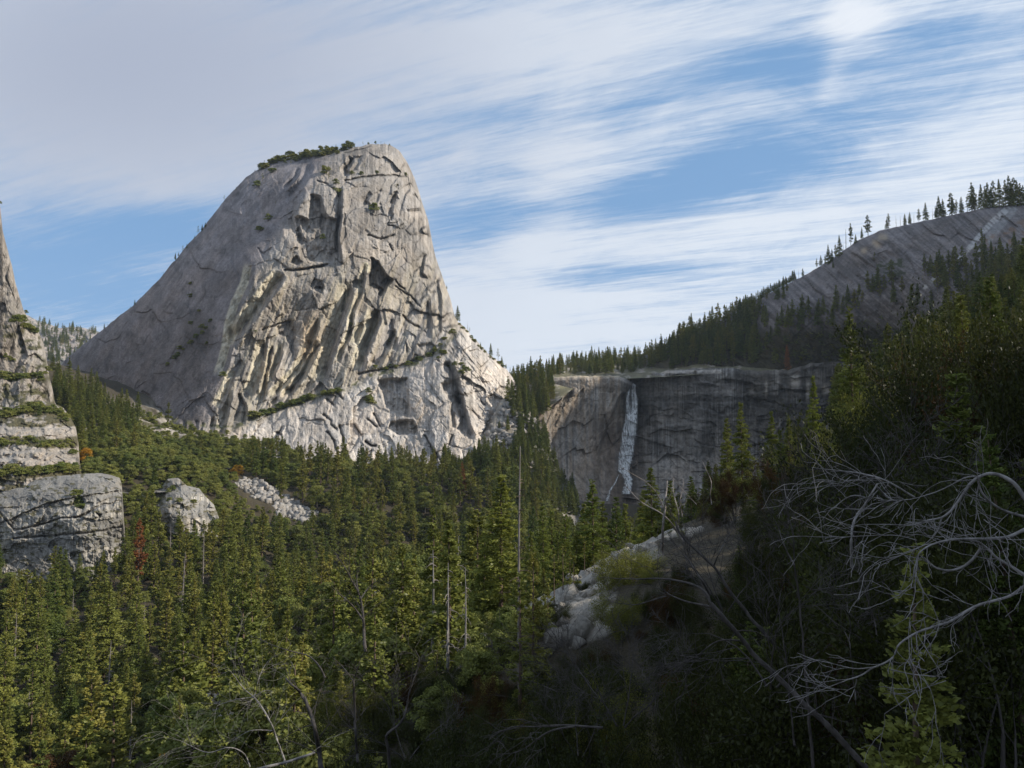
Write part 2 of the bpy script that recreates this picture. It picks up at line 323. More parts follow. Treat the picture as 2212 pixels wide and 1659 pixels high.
def cap_disp(U, V, Y):
    x = (U-1106)*Y/F; z = (947-V)*Y/F
    flank = smooth(0, 40, -segd([(700, 320), (650, 390), (600, 470), (545, 560), (520, 620), (495, 700), (470, 800), (430, 900)], U, V)[0])
    face = flank; D = np.zeros_like(U)
    wx = 14*fbm(U/40, V/40, 3, 5); wy = 14*fbm(U/40, V/40, 3, 6)
    # slabs that have peeled away
    f1, e1 = facets((U+wx)/58, (V+wy)/84, 11, 7, 12); f2, e2 = facets((U+wx*.6+V*.25)/24, (V+wy*.6)/46, 12, 3.4, 7.5); f3, e3 = facets((U+wx*.3)/10, (V+wy*.3)/16, 13, 1.3, 2.6)
    low = smooth(0, 30, segd(LEDGE, U, V)[0]*1.0)     # right of travel = below
    mid = smooth(600, 700, V)*(1-low)
    up = smooth(.42, .6, vn(U/70, V/60, 15))
    f0, e0 = facets((U+wx*1.5+V*.2)/105, (V+wy)/120, 19, 9, 26)
    D += (1-face)*(f0*.25+f1*.30+f2*.25+f3*.2)+face*(f0*.8+f1*(.75+.2*mid)+f2*(.55+.55*up)*(1-.2*low)+f3*(.45+.8*up)+1.1*smooth(.10, .0, e1)+.9*smooth(.10, .0, e2))+(1-face)*(f1*.06+f2*.06+f3*.12)
    # ribs running down to the left in the middle band
    q = (U*.93+V*.36); p = (V*.93-U*.36)
    D += face*mid*(9*(ridged(q/30, p/300, 3, 41)-.5)+4*(ridged(q/15, p/200, 2, 43)-.5))+face*1.3*(ridged(q/13, p/90, 3, 42)-.5)
    # right lower shoulder: blocks dipping to the right
    sh = smooth(0, 25, segd([(985, 700), (930, 790), (960, 870), (1030, 960)], U, V)[0]*-1)
    q2 = (U*.78-V*.62); p2 = (U*.62+V*.78)
    D += sh*(9*(ridged(q2/16, p2/70, 4, 51)-.5)+facets(q2/14, p2/30, 52, 4, 6)[0])
    # left flank: long shallow grooves following its fall line
    q3 = U*.80+V*.60; p3 = V*.80-U*.60
    D += (1-face)*(2.4*(ridged(q3/26, p3/190, 5, 61)-.5)+1.1*(ridged(q3/9, p3/60, 3, 62)-.5)+1.4*(ridged(q3/5, p3/24, 2, 63)-.5)*smooth(-.1, .3, fbm(U/40, V/40, 3, 67)))
    D += (.5+1.1*face)*fbm(U/14, V/14, 6, 65, .6)+face*1.1*(ridged(U/5, V/8, 3, 66)-.5)
    for poly, w, A, w2, _ in [(g[0], g[1], g[2], g[3], 0) for g in GROOVES]:
        ar = np.array(poly); m = (U > ar[:, 0].min()-50) & (U < ar[:, 0].max()+50) & (V > ar[:, 1].min()-40) & (V < ar[:, 1].max()+40)
        if not m.any(): continue
        uu = U[m]+2.4*fbm(U[m]/9, V[m]/16, 3, 77); vv = V[m]; d, t = segd(poly, uu, vv); d = -d      # travelling down: picture right = left hand
        fade = smooth(0, .12, t)*smooth(0, .16, 1-t)
        g = np.where(d < 0, np.clip(1+d/w, 0, 1)**1.25, np.clip(1-d/w2, 0, 1)**.8)
        D[m] += 1.6*A*g*fade*(1+.35*fbm(U[m]/10, V[m]/22, 3, 86))-A*.75*np.exp(-((d-w2)/(w2*.9))**2)*fade*(d > 0)
    for poly, A, s in RECESS:
        ar = np.array(poly); m = (U > ar[:, 0].min()-20) & (U < ar[:, 0].max()+20) & (V > ar[:, 1].min()-20) & (V < ar[:, 1].max()+20)
        if not m.any(): continue
        sd = polysd(poly, U[m]+2*fbm(U[m]/7, V[m]/7, 3, 81), V[m]+2*fbm(U[m]/7, V[m]/7, 3, 82)); D[m] += 1.15*A*smooth(-s, s, sd)*(1+.5*fbm(U[m]/12, V[m]/16, 4, 85))
    for poly in CRACKS:
        ar = np.array(poly); m = (U > ar[:, 0].min()-9) & (U < ar[:, 0].max()+9) & (V > ar[:, 1].min()-9) & (V < ar[:, 1].max()+9)
        if not m.any(): continue
        d, t = segd(poly, U[m]+2*fbm(U[m]/8, V[m]/8, 3, 83), V[m]+2*fbm(U[m]/8, V[m]/8, 3, 84)); D[m] += 5.5*np.exp(-(d/1.7)**2)+2.0*smooth(-5, 0, d)*smooth(8, 0, d)
    # the ledge across the foot: lower slabs stand forward
    d, t = segd(LEDGE, U, V+5*fbm(U/30, V/30, 3, 91)); D -= 13*smooth(-3, 7, d)
    d, t = segd(UPL, U, V+4*fbm(U/20, V/20, 3, 92)); D -= 5*smooth(-2, 5, d)*smooth(0, .1, t)*smooth(0, .1, 1-t)*smooth(60, 10, d)
    return D
def cap_col(U, V, Pt):
    base = np.array([.255, .232, .212])
    c = np.ones(U.shape+(3,))*base
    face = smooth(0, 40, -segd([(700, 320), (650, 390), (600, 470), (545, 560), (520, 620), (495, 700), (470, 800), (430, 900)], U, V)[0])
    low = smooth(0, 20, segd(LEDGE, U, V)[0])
    c *= (1.14-.30*(1-face))[..., None]; c[..., 2] *= 1+.12*(1-face)  # left flank darker and bluer: its shade is painted into the colour
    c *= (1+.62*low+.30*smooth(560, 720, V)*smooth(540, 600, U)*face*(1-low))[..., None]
    n = fbm(U/60, V/90, 5, 101); c *= (1+.30*n)[..., None]
    s = ridged(U/4, V/90, 4, 102); c *= (1-.38*smooth(.50, .8, s)*(.35+.65*face)*smooth(-.3, .2, fbm(U/50, V/50, 3, 107)))[..., None]; s = ridged(U/6+3, V/70, 3, 105); c *= (1+.28*smooth(.6, .85, s)*face)[..., None]; s = vn(U/2.2, V/2.2, 106); c *= (.86+.28*s)[..., None]
    for poly, w, A, w2, _ in GROOVES[:13]:      # pale ochre rock on the sun-facing walls, their brightness painted in
        ar = np.array(poly); m = (U > ar[:, 0].min()-40) & (U < ar[:, 0].max()+40) & (V > ar[:, 1].min()-30) & (V < ar[:, 1].max()+30)
        d, t = segd(poly, U[m], V[m]); d = -d
        k = smooth(-w*1.15, -w*.85, d)*smooth(1.5, 0, d)*smooth(0, .1, t)*smooth(0, .1, 1-t)
        c[m] = c[m]*(1-k[:, None])+k[:, None]*np.array([.62, .56, .44])*(1+.15*fbm(U[m]/4, V[m]/30, 3, 103))[:, None]
    k = np.exp(-(((U-668)/22)**2+((V-735)/50)**2)); c = c*(1-.8*k[..., None])+.8*k[..., None]*np.array([.62, .44, .26])
    k = np.exp(-(((U-1180*0-934/1)/9)**2+((V-572)/14)**2))*0
    k = smooth(0, 3, polysd(Z2([(60, 50), (110, 70), (145, 140), (120, 200), (60, 160)]), U, V)); c = c*(1-k[..., None])+k[..., None]*np.array([.58, .53, .40])
    q3 = U*.80+V*.60; p3 = V*.80-U*.60      # rusty black water and lichen streaks down the flank
    s = smooth(.5, .78, ridged(q3/5, p3/120, 4, 108)); c *= (1-.22*s*(1-face)*smooth(-.3, .3, fbm(U/35, V/35, 3, 112)))[..., None]; s = smooth(.1, .45, fbm(U/11, V/15, 5, 113, .6)); c *= (1-.30*s*(1-face))[..., None]
    s = fbm(U/30, V/22, 5, 109, .6); c *= (1+.35*s*(1-face))[..., None]
    qm = U*.93+V*.36; pm = V*.93-U*.36; mz = smooth(520, 640, V)*face*(1-low)
    s = smooth(.45, .8, ridged(qm/7, pm/160, 4, 110)); c *= (1-.40*s*mz)[..., None]; s = smooth(.5, .8, ridged(qm/11+4, pm/190, 3, 111))*mz; c = c*(1-.5*s[..., None])+.5*s[..., None]*np.array([.47, .41, .31])
    k = np.exp(-(((U-425)/40)**2+((V-735)/60)**2)); c *= (1-.45*k)[..., None]
    for poly in CRACKS:  # crevice dirt, with the cracks' shade deepened in the colour
        ar = np.array(poly); m = (U > ar[:, 0].min()-9) & (U < ar[:, 0].max()+9) & (V > ar[:, 1].min()-9) & (V < ar[:, 1].max()+9)
        if m.any():
            d, t = segd(poly, U[m]+2*fbm(U[m]/8, V[m]/8, 3, 83), V[m]+2*fbm(U[m]/8, V[m]/8, 3, 84)); c[m] *= (1-.6*np.exp(-(d/1.6)**2))[:, None]
    # vegetation and soil on the ledges
    d = abs(segd(LEDGE, U, V)[0]); k = smooth(7, 2, d)*smooth(-.1, .2, fbm(U/9, V/9, 3, 104)); c = c*(1-k[..., None])+k[..., None]*np.array([.10, .10, .05])
    return c
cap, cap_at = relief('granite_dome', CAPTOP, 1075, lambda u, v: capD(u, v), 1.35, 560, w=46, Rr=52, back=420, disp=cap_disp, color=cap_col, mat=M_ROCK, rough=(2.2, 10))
tag(cap, 'huge grey granite dome with pale fluted sunlit face rising over the forest', kind='structure')

# ================================================================ cliff at the left edge
LT = [(-260, 160), (-160, 300), (-60, 400), (0, 440), (6, 500), (18, 545), (27, 580), (33, 610), (42, 640), (50, 668), (62, 690), (75, 705), (86, 722), (94, 742), (99, 765), (103, 790), (107, 815), (113, 838), (118, 865), (126, 885), (150, 905)]
lD = tps([(-200, 300, 900), (-200, 800, 740), (0, 500, 790), (0, 700, 735), (0, 850, 700), (60, 720, 760), (90, 800, 735), (110, 860, 740), (50, 880, 690), (150, 905, 730)], reg=1e-5)
def l_disp(U, V, Y):
    f1, e = facets(U/40+V/160, V/70, 211, 8, 9); f2, e = facets(U/14, V/26+U/60, 212, 3.2, 5)
    D = f1*1.1+f2*1.2+8*(ridged((U*.9+V*.35)/22, V/90, 4, 213)-.5)+3*fbm(U/9, V/9, 6, 214, .6)+1.3*(ridged(V/7, U/30, 3, 215)-.5)
    for k, y0 in enumerate((688, 762, 815)): D -= 4*smooth(-2, 5, V-y0-16*fbm(U/22, U*0+k, 3, 216))
    return D
def l_col(U, V, Pt):
    c = np.ones(U.shape+(3,))*np.array([.34, .305, .27]); c *= (1+.3*fbm(U/25, V/60, 5, 221))[..., None]; c *= (1-.25*smooth(.55, .8, ridged(U/4, V/70, 3, 222)))[..., None]
    k = smooth(.15, .4, fbm(U/16, V/8, 4, 223)+.25*smooth(780, 880, V))*smooth(650, 720, V); return c*(1-k[..., None])+k[..., None]*np.array([.09, .085, .045])
lcliff, l_at = relief('cliff', LT, [(-260, 960), (0, 960), (150, 930)], lD, 1.6, 330, w=26, Rr=30, back=260, disp=l_disp, color=l_col, mat=M_ROCK, rough=(2.5, 9))
tag(lcliff, 'sheer pale granite cliff with brushy ledges at the left edge, above the oak slope', kind='structure')

# ================================================================ terraced slope below it
LS = [(-300, 830), (-100, 850), (0, 862), (40, 868), (75, 862), (118, 872), (136, 880), (150, 897), (164, 925), (170, 960), (172, 1000), (182, 1030)]
lsD = tps([(-250, 900, 600), (-250, 1050, 540), (0, 870, 690), (0, 960, 600), (0, 1040, 555), (100, 870, 690), (100, 960, 605), (100, 1040, 560), (160, 940, 650), (172, 1010, 600), (182, 1040, 590)], reg=1e-5)
def ls_disp(U, V, Y):
    D = facets(U/30, V/16, 231, 4, 6)[0]+facets(U/9, V/9, 232, 2.5, 4)[0]+2.5*fbm(U/9, V/9, 5, 233)
    for k, y0 in enumerate((905, 925, 975, 992)): D -= 7*smooth(-2, 4, V-y0-7*fbm(U/30, U*0+k*3, 3, 236))
    return D
def ls_col(U, V, Pt):
    c = np.ones(U.shape+(3,))*np.array([.33, .295, .26]); c *= (1+.35*fbm(U/12, V/12, 5, 241))[..., None]
    b = smooth(918, 926, V)*smooth(948, 938, V)+smooth(962, 972, V)*smooth(1012, 1003, V)
    k = smooth(.0, .25, fbm(U/22, V/9, 4, 243)+.32-.85*b); return c*(1-k[..., None])+k[..., None]*np.array([.10, .09, .05])
lslope, ls_at = relief('hillside', LS, 1060, lsD, 1.5, 190, w=12, Rr=16, back=80, disp=ls_disp, color=ls_col, mat=M_ROCK)
tag(lslope, 'ledgy rock hillside with bands of oak scrub below the left cliff', kind='structure')

# ================================================================ outcrops in the forest
ZL = lambda p: zm(0, 719, .3, p)   # crop (0,1300)-(1200,2200)
OA = [(-80, 1075), (-30, 1060), (0, 1055), (50, 1052), (70, 1038), (100, 1030), (150, 1026), (180, 1023), (215, 1022), (240, 1026), (258, 1032), (263, 1045), (265, 1075), (267, 1110), (269, 1140), (272, 1175), (268*1.02, 1205)]
oD = tps([(-60, 1080, 520), (0, 1060, 520), (100, 1034, 520), (200, 1025, 520), (258, 1040, 510), (100, 1060, 492), (200, 1060, 486), (0, 1090, 490), (100, 1100, 476), (200, 1100, 474), (262, 1100, 484), (100, 1180, 468), (200, 1180, 464), (262, 1180, 480), (-60, 1180, 480), (0, 1180, 474), (100, 1260, 455), (-50, 1260, 460), (240, 1260, 465)], reg=1e-5)
def o_disp(U, V, Y):
    D = facets(U/34, V/22, 251, 2.5, 3)[0]+facets(U/12, V/12, 252, 1.2, 2)[0]+1.3*fbm(U/9, V/9, 5, 253)
    for pl, A in ((ZL([(0, 1290), (100, 1420), (230, 1400), (420, 1340), (560, 1330), (740, 1240), (880, 1210)]), 4), (ZL([(60, 1340), (330, 1220), (520, 1180), (880, 1130)]), -3), (ZL([(100, 1480), (400, 1460), (640, 1440), (880, 1400)]), 3.5), (ZL([(540, 1330), (640, 1300)]), 5)):
        d = -segd(pl, U, V+3*fbm(U/15, V/15, 3, 254))[0]; D += A*np.exp(-(d/2.2)**2)*1.0-A*.5*smooth(-4, 4, -d)*np.exp(-(d/30)**2)
    D += 6*smooth(0, 3, polysd(ZL([(680, 1290), (740, 1300), (720, 1340)]), U, V))+4*smooth(0, 3, polysd(ZL([(560, 1150), (620, 1200), (600, 1280), (510, 1240)]), U, V))
    return D
def o_col(U, V, Pt):
    c = np.ones(U.shape+(3,))*np.array([.25, .235, .215]); c *= (1+.28*fbm(U/30, V/14, 5, 261))[..., None]
    s = smooth(.5, .78, ridged(U/3.4, V/60, 3, 262))*smooth(1072, 1085, V)*smooth(-.1, .2, fbm(U/30, V/30, 2, 265)); c = c*(1-.75*s[..., None])+.75*s[..., None]*np.array([.52, .47, .40])
    k = smooth(.62, .85, ridged(U/4.5, V/50, 3, 264))*smooth(1066, 1080, V); c *= (1-.4*k)[..., None]
    k = smooth(.25, .4, fbm(U/12, V/5, 4, 263)); return c*(1-k[..., None])+k[..., None]*np.array([.11, .10, .06])
oc, o_at = relief('rock_outcrop', OA, 1262, oD, 1.2, 240, w=10, Rr=14, back=60, disp=o_disp, color=o_col, mat=M_ROCK, rough=(.8, 7))
tag(oc, 'largest streaked granite outcrop, flat topped, standing out of the forest at the left edge', 'rock outcrop')
OB = [(260, 1062), (290, 1066), (315, 1064), (350, 1052), (362, 1034), (385, 1032), (405, 1050), (430, 1055), (443, 1072), (462, 1090), (468, 1105), (475, 1125)]
obD = tps([(260, 1070, 560), (350, 1060, 560), (385, 1040, 560), (440, 1070, 560), (300, 1110, 550), (360, 1100, 530), (430, 1110, 535), (470, 1120, 548), (360, 1150, 525), (270, 1150, 545), (470, 1150, 540), (345, 1100, 537)], reg=1e-5)
def ob_disp(U, V, Y):
    D = facets(U/22, V/18, 271, 3, 4)[0]+facets(U/8, V/8, 272, 1.2, 2)[0]+1.2*fbm(U/7, V/7, 5, 273)
    D += 9*smooth(0, 4, polysd(ZL([(860, 1150), (1150, 1150), (1210, 1140), (1170, 1240), (1150, 1290), (1100, 1400), (860, 1400)]), U, V)); D -= 4*smooth(-2, 3, V-1062-4*fbm(U/20, U*0, 3, 7)); return D
ob, ob_at = relief('rock_outcrop.001', OB, 1160, obD, 1.1, 120, w=8, Rr=10, back=45, disp=ob_disp, color=lambda U, V, Pt: o_col(U, V+10, Pt)*1.1, mat=M_ROCK, rough=(.8, 6))
tag(ob, 'smaller humped granite outcrop with a dark overhang, right of the biggest outcrop', 'rock outcrop')
OC = [(210, 948), (225, 938), (262, 915), (290, 900), (330, 915), (380, 930), (420, 940), (470, 950), (520, 965), (560, 985)]
ocD = tps([(210, 950, 850), (290, 905, 850), (380, 930, 850), (470, 950, 850), (550, 985, 850), (230, 1010, 800), (330, 960, 800), (450, 990, 780), (550, 1030, 780)], reg=1e-5)
occ, occ_at = relief('rock_bench', OC, 1050, ocD, 1.3, 90, w=10, Rr=14, back=60, disp=lambda U, V, Y: facets(U/18, V/14, 281, 5, 6)[0]+2.5*fbm(U/7, V/7, 5, 283)+4*(ridged(U/12, V/40, 3, 282)-.5), color=ls_col, mat=M_ROCK, rough=(2, 7))
tag(occ, 'broken rock shelf with scrub at the left foot of the granite dome', 'rock shelf')

# ================================================================ cliff of the waterfall
FT = [(1085, 1010), (1110, 985), (1130, 945), (1150, 915), (1168, 880), (1180, 845), (1192, 820), (1205, 815), (1260, 812), (1300, 811), (1335, 812), (1352, 817), (1362, 825), (1373, 828), (1384, 822), (1398, 812), (1415, 806), (1430, 803), (1465, 798), (1500, 796),
      (1560, 794), (1640, 801), (1700, 799), (1730, 790), (1760, 783), (1850, 780), (2000, 775)]
fD = tps([(1100, 1000, 1000), (1150, 930, 1050), (1195, 825, 1110), (1250, 815, 1100), (1330, 815, 1118), (1250, 900, 1085), (1320, 900, 1108), (1375, 828, 1142), (1375, 900, 1135), (1372, 1000, 1108), (1440, 810, 1120), (1440, 900, 1110), (1560, 800, 1112), (1560, 900, 1106), (1700, 800, 1085), (1700, 900, 1080), (1950, 790, 1050), (1950, 950, 1040),
          (1240, 1000, 1055), (1240, 1100, 1000), (1150, 1050, 985), (1340, 1020, 1085), (1340, 1100, 1030), (1450, 985, 1098), (1450, 1100, 1010), (1560, 985, 1090), (1560, 1100, 1000), (1700, 985, 1062), (1700, 1100, 985), (1900, 1100, 980), (1300, 1180, 960), (1600, 1180, 940), (1100, 1180, 930)], reg=1e-5)
ZF = lambda p: zm(1050.7, 663.6, .3, p)  # crop (1900,1200)-(3100,2100)
WF = ZF([(1062, 555), (1075, 640), (1080, 700), (1075, 800), (1050, 930), (1030, 1050), (1010, 1150), (1010, 1200), (1030, 1240), (1010, 1330)])
def f_disp(U, V, Y):
    L = smooth(1370, 1330, U)
    D = L*(facets((U+V*.5)/26, V/44, 291, 7, 9)[0]+5*(ridged((U+V*.45)/14, V/90, 4, 292)-.5))*smooth(830, 850, V)*smooth(1010, 960, V)
    D += (1-L)*(facets(U/60, V/26, 293, 7, 8)[0]+facets(U/26, V/14, 299, 3, 4)[0]+1.6*(ridged(U/9, V/120, 3, 294)-.5))
    D += facets(U/22, V/26, 296, 1.5, 2.2)[0]+1.8*fbm(U/10, V/10, 5, 295)
    d, t = segd(ZF([(1120, 700), (1180, 850), (1200, 870), (1300, 845), (1480, 840), (1650, 850)]), U, V+4*fbm(U/15, V/15, 3, 297)); D -= 9*smooth(-3, 4, d)*smooth(0, .1, t)*smooth(0, .1, 1-t)*smooth(80, 20, d)
    D += 12*np.exp(-((U-(1372-(V-830)*.02))/16)**2)*smooth(822, 850, V)*smooth(1080, 940, V)     # wet chute
    D += 16*smooth(0, 6, polysd(ZF([(860, 860), (960, 620), (1010, 600), (1010, 800), (960, 980), (800, 1080), (820, 960)]), U, V))
    D += 14*smooth(0, 6, polysd(ZF([(1090, 640), (1130, 680), (1190, 860), (1090, 900), (1070, 960)]), U, V))
    for y0, A in ((848, 3), (870, 3), (905, 2.5), (826, 4)): D -= A*smooth(-2, 3, V-y0-6*fbm(U/40, U*0+y0, 3, 298))*(1-L)
    return D
def f_col(U, V, Pt):
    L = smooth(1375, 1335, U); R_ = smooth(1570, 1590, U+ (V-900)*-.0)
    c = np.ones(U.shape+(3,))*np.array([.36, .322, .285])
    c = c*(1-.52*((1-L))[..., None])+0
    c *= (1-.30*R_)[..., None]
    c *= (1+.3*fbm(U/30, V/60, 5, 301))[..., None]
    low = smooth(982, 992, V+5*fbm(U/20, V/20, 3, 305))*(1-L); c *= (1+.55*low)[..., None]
    s = smooth(.45, .8, ridged(U/3.2, V/140, 4, 302)); c *= (1-.42*s*(1-low*.7)*smooth(-.25, .15, fbm(U/45, V/30, 3, 308)))[..., None]; c *= (.8+.4*vn(U/3, V/3, 309))[..., None]
    w = smooth(.66, .86, ridged(U/4.3+7, V/160, 3, 303))*smooth(-.1, .3, fbm(U/40, V/40, 3, 304)); c = c*(1-.5*w[..., None])+.5*w[..., None]*np.array([.40, .38, .36])
    s = smooth(.45, .8, ridged(U/9+2, V/120, 3, 306)); c = c*(1-.45*(s*L)[..., None])+.45*(s*L)[..., None]*np.array([.40, .29, .19]); s = smooth(.5, .85, ridged(U/14, V/200, 3, 307)); c *= (1-.35*s)[..., None]
    br = np.exp(-((U-1330-(V-900)*.05)/55)**2)*smooth(870, 960, V); c = c*(1-.55*br[..., None])+.55*br[..., None]*np.array([.115, .075, .055])
    dk = np.exp(-((U-1372+(V-850)*.08)/24)**2)*smooth(815, 840, V); c *= (1-.75*dk)[..., None]
    bd = smooth(850, 858, V)*smooth(905, 880, V)*(1-L); c *= (1-.35*bd)[..., None]
    k = smooth(2, 6, polysd(ZF([(1280, 445), (1700, 435), (1710, 490), (1560, 495), (1200, 485)]), U, V)); c = c*(1-k[..., None])+k[..., None]*np.array([.40, .36, .32])
    k = smooth(0, 4, V-805)*smooth(818, 812, V)*L; c = c*(1-.8*k[..., None])+.8*k[..., None]*np.array([.46, .38, .27])
    for (a, b, cc, dd) in ((1857, 1440, 16, 22), (1990, 1460, 8, 20), (1988, 1520, 6, 30)): k = np.exp(-(((U-1050.7-.3*(a-0))/cc)**2+((V-b*.0-845)/dd)**2))*0
    for (a, b, sa, sb) in ((1718, 823, 9, 14), (1655, 838, 3, 20), (1745, 845, 4, 18), (1785, 840, 10, 9)): k = .8*np.exp(-(np.abs((U-a)/sa)**3+np.abs((V-b)/sb)**3)); c = c*(1-k[..., None])+k[..., None]*np.array([.42, .38, .33])
    return c
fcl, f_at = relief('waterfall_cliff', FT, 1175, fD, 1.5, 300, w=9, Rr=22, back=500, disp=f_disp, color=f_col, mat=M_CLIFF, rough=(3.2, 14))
tag(fcl, 'dark water-stained granite cliff that the waterfall drops over', kind='structure')

# ================================================================ forested rise above the falls
HT = [(1090, 850), (1106, 828), (1115, 815), (1130, 810), (1165, 805), (1195, 797), (1225, 786), (1250, 778), (1300, 775), (1350, 772), (1400, 768), (1440, 756), (1470, 740), (1500, 722), (1540, 705), (1600, 690), (1700, 680), (1800, 670), (1900, 660), (2100, 640)]
hD = tps([(1100, 830, 1250), (1250, 780, 1700), (1400, 770, 1650), (1500, 725, 1500), (1600, 692, 1450), (1200, 815, 1190), (1330, 815, 1195), (1400, 806, 1190), (1560, 795, 1180), (1700, 795, 1160), (1300, 795, 1350), (1500, 770, 1300), (1700, 740, 1260), (1900, 700, 1200), (1900, 785, 1130), (2050, 780, 1100), (1150, 860, 1120), (1150, 900, 1080)], reg=1e-5)
def h_col(U, V, Pt):
    c = np.ones(U.shape+(3,))*np.array([.13, .12, .07]); c *= (1+.4*fbm(U/12, V/6, 4, 311))[..., None]; k = smooth(.1, .35, fbm(U/14, V/4, 4, 312)); return c*(1-k[..., None])+k[..., None]*np.array([.30, .27, .23])
hill, h_at = relief('plateau', HT, [(1090, 930), (1200, 870), (1260, 822), (1400, 816), (1560, 806), (1700, 808), (2100, 800)], hD, 3, 60, w=10, Rr=40, back=700, disp=lambda U, V, Y: 6*fbm(U/20, V/8, 4, 313), color=h_col, mat=M_ROCK)
tag(hill, 'forested upland above the waterfall', kind='structure')

# ================================================================ long bare slope at the right
DT = [(1360, 775), (1440, 748), (1500, 716), (1560, 686), (1600, 663), (1660, 634), (1740, 594), (1800, 557), (1850, 521), (1900, 498), (1960, 485), (2050, 466), (2130, 448), (2212, 438), (2350, 375), (2450, 215), (2560, -15), (2650, -70), (2800, -60), (3000, -60), (3300, -120), (3700, -200), (4200, -150), (4700, 100)]
dD = tps([(1380, 770, 1450), (1500, 720, 1330), (1600, 668, 1260), (1740, 600, 1180), (1850, 525, 1120), (1960, 490, 1060), (2212, 440, 950), (1700, 680, 1130), (1850, 660, 1040), (2000, 600, 950), (2212, 560, 830), (2212, 760, 700), (1900, 780, 1080), (1600, 780, 1190), (1600, 798, 1178), (1700, 800, 1150), (1800, 790, 1115), (2600, 250, 900), (2600, 600, 700), (3000, 0, 800), (3000, 500, 600), (3600, -150, 620), (3600, 400, 480), (4600, 100, 420), (4600, 600, 330), (1450, 790, 1250)], reg=1e-5)
ZD = lambda p: zm(1548.4, 331.8, .3, p)   # crop (2800,600)-(4000,1500)
def d_disp(U, V, Y):
    q = U*.75+V*.66; p = V*.75-U*.66
    D = 5*(ridged(p/16, q/120, 5, 321)-.5)+facets(q/60, p/18, 322, 5, 5)[0]+2.5*fbm(U/12, V/12, 5, 323)
    d, t = segd(ZD([(930, 700), (1000, 660), (1120, 600), (1240, 580), (1320, 560)]), U, V); D -= 12*smooth(-3, 12, d)*smooth(60, 30, d)*smooth(0, .1, t)*smooth(0, .1, 1-t)
    return D
def d_col(U, V, Pt):
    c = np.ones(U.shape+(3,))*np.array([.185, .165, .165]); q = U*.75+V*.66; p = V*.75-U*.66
    c *= (1+.35*fbm(q/60, p/12, 5, 331))[..., None]; k = smooth(700, 725, V)*smooth(2000, 1900, U); c = c*(1-k[..., None])+k[..., None]*np.array([.06, .052, .03]); c *= (1+.3*fbm(U/3, V/3, 3, 332))[..., None]
    s = smooth(.5, .8, ridged(p/5, q/90, 4, 333)); c *= (1-.42*s)[..., None]
    k = smooth(0, 3, 9-abs(segd(ZD([(2090, 400), (2030, 450), (1950, 530), (1800, 700), (1720, 790), (1640, 840), (1500, 960)]), U, V)[0])*(1.6-.5*smooth(600, 440, V))); k = k*smooth(-.5, .1, fbm(p/4, q/50, 3, 335)); c = c*(1-.8*k[..., None])+.8*k[..., None]*np.array([.48, .47, .46])
    k = smooth(0, 5, 12-abs(segd(ZD([(2130, 400), (2050, 500), (1900, 680)]), U, V)[0]))*.35; c = c*(1-k[..., None])+k[..., None]*np.array([.42, .42, .42])
    k = smooth(-.05, .15, fbm(U/9, V/5, 4, 336))*smooth(0, 6, polysd(ZD([(1150, 790), (1330, 760), (1370, 880), (1300, 920), (1180, 840)]), U, V)+5); c = c*(1-k[..., None])+k[..., None]*np.array([.05, .055, .03])
    k = smooth(0, 8, polysd(ZD([(1900, 600), (2260, 430), (2260, 640), (1950, 720)]), U, V))*smooth(-.1, .3, fbm(U/14, V/8, 4, 337)); c = c*(1-.7*k[..., None])+.7*k[..., None]*np.array([.17, .10, .06])
    for (a, b) in ((1180, 600), (1210, 600), (1140, 640), (1060, 700), (1160, 660)):
        pp = ZD([(a, b)])[0]; k = np.exp(-(abs((U-pp[0])/7)**3+abs((V-pp[1])/7)**3)); c = c*(1-.7*k[..., None])+.7*k[..., None]*np.array([.36, .29, .21])
    return c
dom, d_at = relief('mountain', DT, [(1360, 812), (1600, 800), (2212, 830), (3000, 800), (4700, 850)], dD, 2.6, 230, w=22, Rr=30, back=500, disp=d_disp, color=d_col, mat=M_ROCK, rough=(1.5, 9))
tag(dom, 'long bare shaded granite mountainside rising to the right edge', kind='structure')

# ================================================================ far hills in the notch
NT_ = [(-40, 640), (20, 660), (78, 691), (95, 697), (120, 705), (128, 709), (150, 706), (175, 707), (200, 712), (216, 718), (260, 726), (400, 740)]
nD = lambda u, v: 3300-(v-690)*6+0*u
def n_col(U, V, Pt):
    c = np.ones(U.shape+(3,))*np.array([.36, .31, .28]); k = smooth(-.1, .15, fbm(U/5, V/3.2, 4, 341)); c = c*(1-.8*k[..., None])+.8*k[..., None]*np.array([.11, .12, .10]); return c
far, n_at = relief('far_hills', NT_, 860, nD, 1.6, 110, w=14, Rr=200, back=1500, disp=lambda U, V, Y: 60*fbm(U/22, V/16, 5, 342)+25*(ridged(U/18+V/20, V/30, 4, 343)-.5), color=n_col, mat=M_ROCK, rough=(1.4, 12))
tag(far, 'distant pale hills dotted with trees in the notch', kind='structure')

